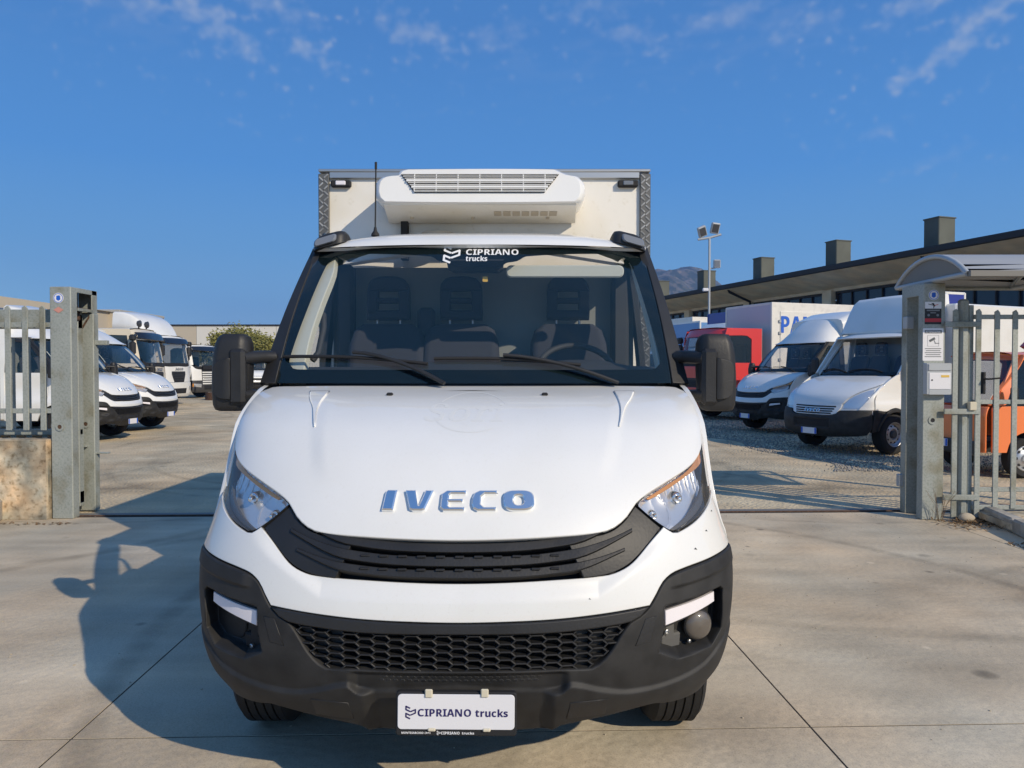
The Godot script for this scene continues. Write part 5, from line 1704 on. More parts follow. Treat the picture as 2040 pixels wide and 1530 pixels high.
	lorry_cab(r, {"hw": 1.05, "top": 2.3, "head": 2.15, "sill": 1.45, "visor": false, "paint": "blue_paint", "bumper": "blue_paint"})
	cargo_box(r, 1.1, .95, 3.72, 1.9, 3.0, M.blue_paint, M.blue_paint, M.white_paint)
	orange_truck()

# small cab-over truck with a tipping grab behind the cab
func orange_truck() -> void:
	var r := thing("mini_truck", "small orange truck with steel wheels behind the right fence", "truck", Vector3(6.35, 0, -10.9), deg_to_rad(-84))
	var O: Material = M.orange_paint
	var hw := .70
	var fm := func(p: Vector2) -> Vector3:
		var t := minf(absf(p.x) / (hw + .004), .9999)
		return Vector3(p.x, p.y, -(smoothstep(.85, 1.8, p.y) * .62 + .16 * (1.0 - sqrt(1.0 - pow(t, 3.0)))))
	var sm := func(p: Vector2) -> Vector3: return Vector3(hw - .10 * smoothstep(1.0, 1.75, p.y), p.y, -p.x)
	part("front_panel", G.new().sheet(dense_half([0, 1.0, .69, 1.0, .69, .36, 0, .36], .05), fm, .05, .01, .03), O, r)
	part("windscreen", G.new().sheet(dense_half([0, 1.66, .58, 1.64, .66, 1.04, 0, 1.02], .05), fm, .05, .0, .0), M.smoked_glass, r)
	two("pillar", G.new().sheet(dense(V([.585, 1.65, .665, 1.02, .695, 1.02, .66, 1.72]), .05), fm, .04, .003, .02), O, r)
	part("brow", G.new().sheet(dense_half([0, 1.74, .66, 1.72, .58, 1.65, 0, 1.67], .05), fm, .05, .003, .02), O, r)
	part("roof", G.new().sheet(V([-.62, .55, 0, .55, .62, .55, .62, 1.55, 0, 1.55, -.62, 1.55]), func(p: Vector2) -> Vector3: return Vector3(p.x, 1.77 - .05 * pow(absf(p.x) / .62, 4.0), -p.y), .08, .0, .02), O, r)
	two("door", G.new().sheet(dense(V([.20, .36, .20, .98, .30, 1.0, 1.42, 1.0, 1.42, .36, 1.02, .36, .97, .50, .86, .60, .72, .64, .58, .60, .47, .50, .42, .36]), .05), sm, .06, .004, .02), O, r)
	two("door_frame", G.new().sheet(dense(V([.22, 1.0, .62, 1.72, 1.5, 1.72, 1.5, .36, 1.43, .36, 1.43, 1.0, 1.40, 1.02, 1.40, 1.60, 1.34, 1.64, .72, 1.64, .66, 1.60, .40, 1.02]), .05), sm, .06, .004, .02), O, r)
	two("side_window", G.new().sheet(V([.40, 1.0, .68, 1.63, 1.38, 1.63, 1.40, 1.0]), sm, .2, 0.0, 0.0, -.012), M.glass, r)
	part("bumper", G.new().box(Vector3(0, .42, .02), Vector3(1.4, .2, .1), .03), M.black_plastic, r)
	number_plate(r, .46, .08)
	part("cab_back_wall", G.new().box(Vector3(0, 1.1, -1.5), Vector3(1.2, 1.2, .03)), M.dash, r)
	part("seat", G.new().box(Vector3(0, 1.0, -1.3), Vector3(1.1, .7, .12), .05), M.seat_cloth, r)
	two("door_mirror", G.new().box(Vector3(.82, 1.18, -.42), Vector3(.13, .20, .06), .03).tube([Vector3(.68, 1.06, -.40), Vector3(.80, 1.10, -.41)], .014, 6), M.black_plastic, r)
	for q in [.72, 2.6]:
		for sx in [-1.0, 1.0]:
			var w := holder("wheel", r)
			w.position = Vector3(sx * .62, .275, -q)
			var xf := Transform3D(Basis(Vector3(0, 0, 1), -sx * PI / 2), Vector3.ZERO)
			part("tyre", G.new().lathe([Vector2(.175, -.07), Vector2(.25, -.085), Vector2(.275, -.06), Vector2(.275, .06), Vector2(.25, .085), Vector2(.175, .07)], xf, 32), M.tyre_rubber, w)
			part("rim", G.new().lathe([Vector2(.178, .072), Vector2(.17, .078), Vector2(.16, .06), Vector2(.135, .03), Vector2(.11, .055), Vector2(.06, .06), Vector2(.055, .085), Vector2(0, .09)], xf, 28), M.silver_rim, w)
			var g := G.new()
			for k in 8:
				var a := TAU * k / 8
				g.plate(disc(.020, 8, Vector2(cos(a), sin(a)) * .126), .006, Transform3D(Basis(Vector3(0, 1, 0), sx * PI / 2), Vector3(sx * .052, 0, 0)))
			part("rim_hole", g, M.dull_black, w)
	part("cargo_bed", G.new().box(Vector3(0, .62, -2.6), Vector3(1.4, .10, 2.1), .01).box(Vector3(.68, .80, -2.6), Vector3(.04, .3, 2.1), .01).box(Vector3(-.68, .80, -2.6), Vector3(.04, .3, 2.1), .01), O, r)
	part("chassis", G.new().box(Vector3(0, .42, -1.8), Vector3(.8, .16, 3.0), .01), M.dull_black, r)
	var g := G.new()
	g.plate(V([-.9, 1.86, -.62, 2.12, .1, 2.16, .3, 2.0, .25, 1.82, -.8, 1.80]), .5, Transform3D(Basis(Vector3(0, 0, -1), Vector3.UP, Vector3(1, 0, 0)), Vector3(.3, 0, -2.25)), .02)
	part("grab_bucket", g, M.red_paint, r)
	g = G.new()
	g.tube([Vector3(.34, 1.84, -1.22), Vector3(.34, 2.05, -1.42), Vector3(.34, 2.55, -2.1)], .035, 6)
	g.box(Vector3(0, 1.3, -1.75), Vector3(.14, 1.2, .14), .02)
	part("grab_arm", g, M.dull_black, r)

# ---------- gate, fences, canopy ----------
func ring_plate(g: G, xf: Transform3D, r0: float, r1: float, d: float) -> void:
	var k := 20
	for i in k:
		var a := TAU * i / k
		var b := TAU * (i + 1) / k
		var p := func(r: float, t: float, z: float) -> Vector3: return xf * Vector3(cos(t) * r, sin(t) * r, z)
		g.flat([p.call(r0, a, d), p.call(r1, a, d), p.call(r1, b, d), p.call(r0, b, d)], xf.basis.z)
		g.flat([p.call(r1, a, d), p.call(r1, a, 0), p.call(r1, b, 0), p.call(r1, b, d)], xf.basis * Vector3(cos(a), sin(a), 0))
		g.flat([p.call(r0, a, d), p.call(r0, a, -.03), p.call(r0, b, -.03), p.call(r0, b, d)], xf.basis * -Vector3(cos(a), sin(a), 0))

func round_sticker(parent: Node3D, x: float, y: float, z: float, r: float) -> void:
	var h := holder("round_sticker", parent)
	h.position = Vector3(x, y, z)
	part("disc", G.new().plate(disc(r, 24), .002), M.plate_white, h)
	var g := G.new()
	ring_plate(g, Transform3D(Basis(), Vector3(0, 0, .001)), r * .80, r * .90, .0006)
	g.plate(V([-.36 * r, .42 * r, -.40 * r, -.30 * r, 0, -.55 * r, .40 * r, -.30 * r, .36 * r, .42 * r, .1 * r, .5 * r]), .001, Transform3D(Basis(), Vector3(0, 0, .0012)))
	part("print", g, M.blue_ink, h)

func pointed_slat(w: float, h: float, d: float) -> G:
	var g := G.new()
	g.plate(V([-w / 2, 0, w / 2, 0, w / 2, h - w * .2, w * .1, h + w * .35, -w / 2, h]), d, Transform3D(Basis(), Vector3(0, 0, d / 2)), .003)
	return g

func build_gate() -> void:
	var galv: Material = M.galvanised
	# left portal: front post, rear post, head plate between them
	var r := thing("gate_post", "galvanised steel gate portal on the left with blue round sticker", "gate post", Vector3(-4.55, 0, -7.5))
	part("front_post", G.new().box(Vector3(-.005, 1.175, -.06), Vector3(.215, 2.35, .115), .008), galv, r)
	part("rear_post", G.new().box(Vector3(.01, 1.06, -.44), Vector3(.20, 2.10, .10), .008), galv, r)
	part("head_plate", G.new().box(Vector3(.097, 2.325, -.29), Vector3(.012, .05, .36), .003).box(Vector3(.097, 2.23, -.43), Vector3(.012, .24, .10), .003).box(Vector3(.097, 2.13, -.26), Vector3(.012, .03, .26), .003).box(Vector3(-.10, 2.22, -.29), Vector3(.012, .26, .36), .003).box(Vector3(0, 2.22, -.475), Vector3(.19, .25, .01), .002).box(Vector3(0, 2.345, -.29), Vector3(.19, .012, .36), .003), galv, r)
	part("guide_bracket", G.new().box(Vector3(.0, 2.14, -.29), Vector3(.20, .02, .30), .004).box(Vector3(.02, 2.07, -.25), Vector3(.05, .10, .05), .01), M.rust, r)
	var g: G
	for p in [Vector3(-.02, .935, .002), Vector3(.02, .935, -.386)]:
		g = G.new()
		ring_plate(g, Transform3D(Basis(), p), .022, .042, .006)
		part("sensor_ring", g, galv, r)
		part("sensor_hole", G.new().plate(disc(.023, 14), .001, Transform3D(Basis(), p + Vector3(0, 0, .001))), M.rust, r)
	round_sticker(r, -.02, 2.235, .001, .052)
	part("oval_sticker", G.new().plate(dense(V([-.05, 0, 0, .032, .05, 0, 0, -.032]), .01), .002, Transform3D(Basis(), Vector3(-.02, 2.115, .002))), M.pale_red, r)
	part("corner_gusset", G.new().plate(V([-.09, 1.80, .07, 2.06, .07, 2.09, -.09, 1.84]), .006, Transform3D(Basis(), Vector3(.0, 0, -.382))), M.rust, r)
	part("stop_bracket", G.new().box(Vector3(.15, 1.80, -.45), Vector3(.16, .05, .06), .004), galv, r)
	part("stop_bracket", G.new().box(Vector3(.15, .62, -.45), Vector3(.16, .016, .07), .003), galv, r)
	part("stop_bracket", G.new().box(Vector3(-.02, .70, -.375), Vector3(.12, .02, .05), .003), galv, r)
	# low wall and the fence on it
	r = thing("low_wall", "stained low concrete wall under the left fence", "wall", Vector3(-6.9, 0, -7.5))
	part("wall_block", G.new().box(Vector3(.02, .40, -.06), Vector3(4.40, .82, .20), .012), M.old_concrete, r)
	r = thing("kerb_stone", "worn concrete block at the foot of the low wall, bottom left", "kerb", Vector3(-5.6, 0, -7.22))
	part("block", G.new().box(Vector3(-.0, .10, .02), Vector3(1.05, .24, .30), .03, Basis(Vector3.UP, .35)), M.kerb_concrete, r)
	r = thing("fence", "galvanised fence of upright slats on the left low wall", "fence", Vector3(-4.65, 0, -7.5))
	for k in 13:
		var s := part("slat", pointed_slat(.057, 1.24, .012), galv, r)
		s.position = Vector3(-.085 - k * .1755, .90, .0)
	part("rail", G.new().box(Vector3(-1.2, 1.965, -.02), Vector3(2.5, .05, .02), .004), galv, r)
	part("rail", G.new().box(Vector3(-1.2, 1.095, -.02), Vector3(2.5, .05, .02), .004), galv, r)
	# sliding gate pushed open behind the fence
	r = thing("sliding_gate", "open sliding gate with heavy top beam behind the left fence", "gate", Vector3(-4.62, 0, -7.79))
	part("top_beam", G.new().box(Vector3(-2.2, 2.04, 0), Vector3(4.6, .20, .08), .006), galv, r)
	part("bottom_beam", G.new().box(Vector3(-2.2, .16, 0), Vector3(4.6, .16, .08), .006), galv, r)
	part("middle_rail", G.new().box(Vector3(-2.2, .86, 0), Vector3(4.6, .06, .05), .004), galv, r)
	part("end_stile", G.new().box(Vector3(.05, 1.10, 0), Vector3(.10, 1.98, .09), .006), galv, r)
	for k in 24:
		var s := part("slat", G.new().box(Vector3(0, .98, 0), Vector3(.055, 1.72, .012), .003), galv, r)
		s.position = Vector3(-.14 - k * .165, 0, -.03)
	# right portal
	r = thing("gate_post", "galvanised steel gate portal on the right with warning signs", "gate post", Vector3(4.20, 0, -7.45))
	part("front_post", G.new().box(Vector3(.03, 1.19, -.05), Vector3(.22, 2.38, .10), .008), galv, r)
	part("rear_post", G.new().box(Vector3(.047, 1.19, -.40), Vector3(.22, 2.38, .10), .006), galv, r)
	part("head_plate", G.new().box(Vector3(-.07, 2.32, -.22), Vector3(.012, .12, .26), .003), galv, r)
	part("lock_case", G.new().box(Vector3(-.06, 2.00, -.32), Vector3(.08, .13, .08), .008), M.mail_box, r)
	part("lock_latch", G.new().box(Vector3(-.08, .34, -.42), Vector3(.05, .13, .06), .006), M.mail_box, r)
	g = G.new()
	ring_plate(g, Transform3D(Basis(), Vector3(.02, 1.005, .001)), .022, .042, .006)
	part("sensor_ring", g, galv, r)
	part("sensor_hole", G.new().plate(disc(.023, 14), .001, Transform3D(Basis(), Vector3(.02, 1.005, .002))), M.dull_black, r)
	round_sticker(r, .02, 2.26, .001, .052)
	# alarm sign: white head, black picture field, red strip
	var sg := holder("alarm_sign", r)
	sg.position = Vector3(.015, 2.08, .002)
	part("sign_board", G.new().plate(round_rect(.165, .225, .006), .003), M.black_ink, sg)
	part("sign_head", G.new().plate(round_rect_at(0, .078, .165, .068, .005), .001, Transform3D(Basis(), Vector3(0, 0, .0012))), M.plate_white, sg)
	part("sign_strip", G.new().plate(round_rect_at(0, -.072, .165, .036, .003), .001, Transform3D(Basis(), Vector3(0, 0, .0012))), M.red_ink, sg)
	g = G.new()
	g.box(Vector3(0, .026, .0012), Vector3(.13, .014, .001)).box(Vector3(0, .002, .0012), Vector3(.055, .010, .001))
	g.plate(disc(.013, 12, Vector2(-.045, -.022)), .001, Transform3D(Basis(), Vector3(0, 0, .0014)))
	g.plate(disc(.013, 12, Vector2(.045, -.022)), .001, Transform3D(Basis(), Vector3(0, 0, .0014)))
	part("sign_print", g, M.grey_ink, sg)
	g = G.new().plate(V([-.02, .10, .005, .098, .02, .07, .012, .062, -.008, .085]), .001, Transform3D(Basis(), Vector3(0, 0, .0022)))
	g.box(Vector3(-.025, .083, .0022), Vector3(.05, .006, .001), 0.0, Basis(Vector3(0, 0, 1), -.25)).box(Vector3(.004, .064, .0022), Vector3(.006, .035, .001))
	part("sign_emblem", g, M.black_ink, sg)
	part("sign_emblem", G.new().box(Vector3(.03, .08, .0022), Vector3(.04, .006, .001), 0.0, Basis(Vector3(0, 0, 1), .2)), M.red_ink, sg)
	# camera notice
	sg = holder("camera_notice", r)
	sg.position = Vector3(.018, 1.765, .002)
	part("sign_board", G.new().plate(round_rect(.205, .325, .008), .003), M.plate_white, sg)
	part("title_band", G.new().plate(round_rect_at(0, .127, .17, .032, .002), .001, Transform3D(Basis(), Vector3(0, 0, .0012))), M.grey_dark, sg)
	part("lettering", letters("ATTENZIONE!", .155, .018, .0005, flat_map(Transform3D(Basis(), Vector3(0, .127, .0012)))), M.plate_white, sg)
	g = G.new()
	for b in [[0, .092, .112, .0015], [0, -.018, .112, .0015]]:
		g.box(Vector3(b[0], b[1], .0008), Vector3(b[2], b[3], .001))
	for x in [-.056, .056]:
		g.box(Vector3(x, .037, .0008), Vector3(.0015, .11, .001))
	g.box(Vector3(-.010, .048, .0012), Vector3(.062, .024, .001), 0.0, Basis(Vector3(0, 0, 1), .5))
	g.box(Vector3(.016, .026, .0012), Vector3(.006, .034, .001), 0.0, Basis(Vector3(0, 0, 1), .4))
	g.box(Vector3(.038, .012, .0012), Vector3(.045, .006, .001))
	for k in 5:
		g.box(Vector3(0, -.042 - k * .020, .0008), Vector3(.165 - (k % 2) * .02, .0065, .001))
	part("print", g, M.grey_dark, sg)
	# letter box
	sg = holder("letter_box", r)
	sg.position = Vector3(.045, 1.42, .0)
	part("box_body", G.new().box(Vector3(0, 0, .035), Vector3(.255, .315, .07), .008), M.mail_box, sg)
	part("box_lid", G.new().box(Vector3(.0, .115, .055), Vector3(.235, .075, .05), .01), M.mail_box, sg)
	part("box_door", G.new().box(Vector3(.005, -.02, .072), Vector3(.215, .165, .008), .003), M.plate_white, sg)
	part("box_drawer", G.new().box(Vector3(.005, -.132, .070), Vector3(.215, .05, .008), .003), M.mail_box, sg)
	part("name_tag", G.new().box(Vector3(.055, .028, .077), Vector3(.08, .022, .003)), M.yellow_ink, sg)
	part("lock", G.new().plate(disc(.008, 10), .004, Transform3D(Basis(), Vector3(-.075, -.01, .079))), M.dull_black, sg)
	# right-hand fence, side panel and wicket under the canopy
	r = thing("fence", "galvanised slat fence and wicket to the right of the gate post", "fence", Vector3(4.37, 0, -7.42))
	for p in [[.055, .03, 2.10], [.285, .03, 2.10], [.47, .12, 2.09], [.65, .12, 2.09], [.83, .12, 2.09], [1.01, .12, 2.09], [1.19, .12, 2.09]]:
		var s := part("slat", pointed_slat(.055, p[2] - p[1], .012), galv, r)
		s.position = Vector3(p[0], p[1], 0)
	part("support_post", G.new().box(Vector3(.165, 1.11, -.06), Vector3(.085, 2.22, .09), .02), galv, r)
	part("support_post", G.new().box(Vector3(.235, 1.08, -.06), Vector3(.05, 2.16, .05), .006), galv, r)
	part("rail", G.new().box(Vector3(.12, 1.965, .012), Vector3(.36, .055, .02), .004), galv, r)
	part("rail", G.new().box(Vector3(.12, 1.095, .012), Vector3(.36, .055, .02), .004), galv, r)
	part("rail", G.new().box(Vector3(.12, .235, .012), Vector3(.36, .055, .02), .004), galv, r)
	for y in [2.04, 1.19, .31, .13]:
		part("wicket_rail", G.new().box(Vector3(1.0, y, -.02), Vector3(1.5, .045, .03), .004), galv, r)
	part("wicket_latch", G.new().box(Vector3(.215, 1.15, .02), Vector3(.07, .085, .05), .006), M.cream_clip, r)
	part("wicket_lock", G.new().box(Vector3(.335, 1.38, .0), Vector3(.03, .22, .05), .006), M.dull_black, r)
	part("lock_handle", G.new().tube([Vector3(.335, 1.42, .02), Vector3(.36, 1.42, .07), Vector3(.46, 1.43, .075)], .010, 6), M.dull_black, r)
	# arched canopy
	r = thing("canopy", "curved metal canopy over the pedestrian wicket, top right", "canopy", Vector3(4.22, 2.42, -7.54))
	var arc := func(k: float, rad: float) -> Vector3:
		var a := deg_to_rad(lerpf(-41.0, 41.0, k))
		return Vector3(0, cos(a) * rad - .755 * .98, -sin(a) * rad)
	var skin := G.new()
	for side in [0.0, .02]:
		var rows := []
		for i in 17:
			var a: Vector3 = arc.call(i / 16.0, .985 - side)
			rows.append([a, a + Vector3(1.25, 0, 0), a + Vector3(2.5, 0, 0)])
		skin.loft(rows, false, false, false)
	part("roof_sheet", skin, M.canopy_sheet, r)
	for x in [0.0, 1.25, 2.5]:
		var rib := []
		for i in 13:
			rib.append((arc.call(i / 12.0, .965) as Vector3) + Vector3(x, 0, 0))
		part("arch_rib", G.new().tube(rib, .026, 6), M.mail_box, r)
		part("tie_bar", G.new().tube([(arc.call(0.0, .96) as Vector3) + Vector3(x, 0, 0), (arc.call(1.0, .96) as Vector3) + Vector3(x, 0, 0)], .024, 6), M.mail_box, r)
	for k in [0.0, .5, 1.0]:
		var a: Vector3 = arc.call(k, .955)
		part("purlin", G.new().tube([a, a + Vector3(2.5, 0, 0)], .022, 6), galv, r)
	var end := PackedVector2Array()
	for i in 13:
		var a: Vector3 = arc.call(i / 12.0, .955)
		end.append(Vector2(-a.z, a.y))
	part("end_panel", G.new().plate(end, .006, Transform3D(Basis(Vector3(0, 0, -1), Vector3.UP, Vector3(1, 0, 0)), Vector3(.01, 0, 0))), M.canopy_under, r)
	part("gutter", G.new().box(Vector3(1.25, -.02, .655), Vector3(2.5, .06, .05), .006), M.canopy_under, r)
	part("support", G.new().box(Vector3(2.3, -1.2, -.4), Vector3(.09, 2.42, .09), .006), galv, r)
	# kerb, stone, litter
	r = thing("kerb", "grey concrete kerb stones running towards us at the right edge", "kerb", Vector3(4.62, 0, -7.36))
	for k in 3:
		var s := part("kerb_stone", G.new().box(Vector3(.06, .07, -.46), Vector3(.13, .14, .94), .02), M.kerb_concrete, r)
		s.rotation.y = -.20
		s.position = Vector3(-.19 * (k) * 1.0, 0, .94 * k + .5)
	struct("pavement", G.new().plate(V([4.72, -7.9, 9, -7.9, 9, 1, 3.2, 1, 4.55, -6.2]), .06, Transform3D(Basis(Vector3(1, 0, 0), Vector3(0, 0, 1), Vector3(0, 1, 0)), Vector3(0, .09, 0))), M.old_concrete)
	var rng := RandomNumberGenerator.new()
	rng.seed = 11
	r = thing("stone", "loose pale stone at the foot of the right gate post", "stone", Vector3(4.50, .0, -7.33))
	var st := []
	for i in 7:
		var ring := []
		var t := i / 6.0
		for k in 10:
			var a := TAU * k / 10
			var w := sin(PI * clampf(t, .06, .94)) * (1.0 + rng.randf_range(-.12, .12))
			ring.append(Vector3(cos(a) * .085 * w, .045 - cos(PI * t) * .05, sin(a) * .055 * w))
		st.append(ring)
	part("stone_body", G.new().loft(st), M.stone, r)
	var lit := G.new()
	for i in 420:
		var far := rng.randf()
		var c := Vector3(4.55 + rng.randfn(0.0, .13) - .10 * far, .006 + rng.randf() * .03, -7.36 + rng.randf() * .5 * far + rng.randfn(0, .04))
		if i % 6 == 0:
			c = Vector3(-5.15 + rng.randf() * .8, .008, -7.30 + rng.randf() * .10)
		if i % 11 == 0:
			c = Vector3(4.30 + rng.randf() * .25, .01, -6.45 + rng.randf() * .2)
		var l := rng.randf_range(.012, .04)
		var b := Basis(Vector3.UP, rng.randf() * TAU) * Basis(Vector3(0, 0, 1), rng.randf_range(-.6, .6))
		lit.flat([c - b.x * l, c + b.z * l * .3, c + b.x * l, c - b.z * l * .3], Vector3.UP)
	var lo := part("leaf_litter", lit, M.leaf_dry)
	tag(lo, "dry brown leaf litter by the kerb and post foot", "litter")
	lo.set_meta("kind", "stuff")
	# weed by the post
	r = thing("dry_weed", "thin dry weed growing at the foot of the right gate post", "weed", Vector3(4.28, 0, -7.40))
	var wd := G.new()
	for i in 16:
		var a := rng.randf() * TAU
		var h := rng.randf_range(.10, .38)
		var lean := Vector3(cos(a) * .16, 0, sin(a) * .06 + .03)
		wd.tube([Vector3(.02 * cos(a), 0, .02 * sin(a)), lean * .4 + Vector3(0, h * .6, 0), lean + Vector3(rng.randf_range(-.05, .05), h, 0)], .0016, 3, false)
	part("stem", wd, M.leaf_dry, r)

func scatter_grit() -> void:
	var rng := RandomNumberGenerator.new()
	rng.seed = 90
	var g := G.new()
	for i in 700:
		var d := 2.8 + 5.0 * pow(rng.randf(), .8)
		var c := Vector3(rng.randf_range(-4.6, 4.6), .002, -d)
		if rng.randf() < .45:
			c = Vector3(rng.randf_range(-4.3, 4.2), .002, -7.72 + absf(rng.randfn(0, .10)))
		var s := rng.randf_range(.0025, .008)
		g.box(c, Vector3(s, s * .7, s * rng.randf_range(.8, 1.6)), s * .2, Basis(Vector3.UP, rng.randf() * TAU))
	var o := part("grit", g, M.stone)
	tag(o, "small grit and crumbs scattered on the concrete forecourt", "grit")
	o.set_meta("kind", "stuff")

# ---------- buildings, light pole, trees, hills ----------
func build_far() -> void:
	var rng := RandomNumberGenerator.new()
	rng.seed = 21
	# long workshop hall on the right; local x runs along its eave, away from us; z is its outward side
	var dir := Vector3(-.307, 0, -.952)
	var hall := thing("workshop_hall", "long concrete workshop hall with dark eave and roof vents on the right", "building", Vector3(20.2, 0, -29.0))
	hall.basis = Basis(-dir, Vector3.UP, (-dir).cross(Vector3.UP))
	var H: Material = M.hall_concrete
	var len0 := -62.0
	var len1 := 24.0
	var mid := (len0 + len1) / 2
	var ln := len1 - len0
	part("eave_fascia", G.new().box(Vector3(mid, 6.86, .0), Vector3(ln, .26, .16), .02), M.hall_fascia, hall)
	part("roof", G.new().box(Vector3(mid, 6.98, -7.0), Vector3(ln, .10, 14.0), .0), M.hall_fascia, hall)
	var g := G.new()
	g.flat([Vector3(len0, 6.72, -.08), Vector3(len1, 6.72, -.08), Vector3(len1, 6.12, -2.5), Vector3(len0, 6.12, -2.5)], Vector3(0, -1, .3))
	part("soffit", g, H, hall)
	part("wall_head", G.new().box(Vector3(mid, 6.2, -2.65), Vector3(ln, .5, .3), 0.0), H, hall)
	part("lower_wall", G.new().box(Vector3(mid, 1.7, -2.68), Vector3(ln, 3.4, .24), 0.0), H, hall)
	part("back_wall", G.new().box(Vector3(mid, 3.4, -14.0), Vector3(ln, 6.9, .3), 0.0), H, hall)
	part("end_wall", G.new().box(Vector3(len1, 3.4, -8.3), Vector3(.3, 6.9, 11.4), 0.0), H, hall)
	part("end_wall", G.new().box(Vector3(len0, 3.4, -8.3), Vector3(.3, 6.9, 11.4), 0.0), H, hall)
	var bay := 7.6
	var k := 0
	var x := len0 + 2.5
	while x < len1 - bay:
		part("column", G.new().box(Vector3(x, 3.0, -2.48), Vector3(.75, 6.1, .34), .02), H, hall)
		var w := holder("window", hall)
		part("glazing", G.new().box(Vector3(x + bay / 2, 4.66, -2.72), Vector3(bay - .8, 2.5, .02)), M.hall_glass, w)
		g = G.new()
		for i in 7:
			g.box(Vector3(x + .5 + (bay - 1.0) * i / 6.0, 4.66, -2.66), Vector3(.07, 2.5, .09))
		for y in [5.88, 3.45]:
			g.box(Vector3(x + bay / 2, y, -2.655), Vector3(bay - .8, .12, .10))
		part("frame", g, M.hall_fascia, w)
		if k % 2 == 1:
			part("downpipe", G.new().tube([Vector3(x + .95, 6.70, -.25), Vector3(x + .85, 6.55, -.4), Vector3(x + .55, 6.0, -2.2), Vector3(x + .5, 5.6, -2.26), Vector3(x + .5, .1, -2.26)], .08, 8), M.hall_fascia, hall)
		x += bay
		k += 1
	# roof vents, found along the eave at even spacing
	for i in 7:
		var vx := .8 - i * 6.55
		var v := part("roof_vent", G.new().box(Vector3(vx, 7.75, -1.7), Vector3(.85, 1.65, 1.0), .03).box(Vector3(vx, 8.55, -1.7), Vector3(.91, .06, 1.06), .01), M.vent_green, hall)
		v.name = v.name
	# floodlight pole
	var lp := thing("floodlight_pole", "tall grey floodlight pole with two lamps on top beside the hall", "lamp post", Vector3(7.68, 0, -29.0))
	part("pole", G.new().tube([Vector3(0, 0, 0), Vector3(0, 3.5, 0), Vector3(0, 6.6, 0)], .045, 8), M.mail_box, lp)
	part("cross_arm", G.new().tube([Vector3(-.45, 6.55, 0), Vector3(0, 6.62, 0), Vector3(.45, 6.75, 0)], .05, 6), M.mail_box, lp)
	for c in [[-.30, 6.85, .30, .45], [.20, 6.98, .12, -.1]]:
		var h := holder("floodlight", lp)
		var b := Basis(Vector3.UP, c[2]) * Basis(Vector3(1, 0, 0), .35) * Basis(Vector3(0, 0, 1), c[3])
		part("lamp_case", G.new().box(Vector3(c[0], c[1], .05), Vector3(.34, .42, .14), .03, b), M.mail_box, h)
		part("lamp_glass", G.new().box(Vector3(c[0], c[1], .05) + b.z * .072, Vector3(.26, .32, .01), .004, b), M.lamp_dark, h)
	var h2 := holder("floodlight", lp)
	part("lamp_case", G.new().box(Vector3(.28, 5.60, .05), Vector3(.26, .32, .14), .02), M.mail_box, h2)
	part("lamp_glass", G.new().box(Vector3(.28, 5.60, .125), Vector3(.20, .24, .01), .004), M.milk_grey, h2)
	part("lamp_arm", G.new().tube([Vector3(0, 5.42, 0), Vector3(.28, 5.46, 0)], .025, 6), M.mail_box, lp)
	part("watch_camera", G.new().box(Vector3(-.16, 4.60, .05), Vector3(.22, .12, .12), .02), M.plate_white, lp)
	# far white hall behind the left row
	var f := thing("far_hall", "long low white hall far behind the bush on the left", "building", Vector3(-42, 0, -112))
	for i in 10:
		part("wall_panel", G.new().box(Vector3(-7.5 + i * 4.0, 4.0, 0), Vector3(3.94, 8.0, .3), .03), M.far_white if i > 0 else M.far_beige, f)
	part("roof_edge", G.new().box(Vector3(10.5, 8.1, 0), Vector3(40.2, .22, .6), .02), M.hall_fascia, f)
	part("backing", G.new().box(Vector3(10.5, 4.0, -5.0), Vector3(40.0, 8.0, 9.6)), M.far_grey, f)
	f = thing("far_house", "beige low building with sloping roof behind the left fence", "building", Vector3(-33, 0, -46))
	part("wall", G.new().box(Vector3(0, 2.6, -4), Vector3(14, 5.2, 8)), M.far_beige, f)
	part("roof", G.new().plate(V([-7.2, 5.2, 7.2, 5.2, -2.0, 6.5, -7.2, 6.5]), 8.4, Transform3D(Basis(), Vector3(0, 0, .2))), M.far_beige, f)
	f = thing("far_shed", "flat beige building behind the tall white lorry", "building", Vector3(-28.6, 0, -48))
	part("wall", G.new().box(Vector3(0, 2.6, -3), Vector3(6.5, 5.2, 6), .05), M.far_beige, f)
	part("roof_edge", G.new().box(Vector3(0, 5.25, -3), Vector3(6.7, .2, 6.2), .04), M.far_grey, f)
	part("window", G.new().box(Vector3(-.5, 4.1, .01), Vector3(2.0, 1.2, .05)), M.smoked_glass, f)
	# bush
	bush("bush", "large olive green bush in front of the far white hall", Vector3(-19.6, 0, -52.0), Vector3(3.1, 5.3, 2.4), 30)
	bush("bush", "smaller rounded bush to the right of the large one, beside the truck", Vector3(-16.4, 0, -51.0), Vector3(2.6, 4.7, 2.0), 31)
	# barrier post with a heavy foot
	f = thing("marker_post", "thin rusty red post on a round foot beside the left door mirror", "post", Vector3(-14.6, 0, -36.6))
	part("post", G.new().tube([Vector3(0, 0, 0), Vector3(0, 2.1, 0)], .05, 8), M.red_lens, f)
	part("foot", G.new().lathe([Vector2(0, .38), Vector2(.48, .36), Vector2(.5, .0)], Transform3D(), 20), M.rust, f)
	# wooded mountain
	var rows := []
	var n := noise(.0022, 5, 77)
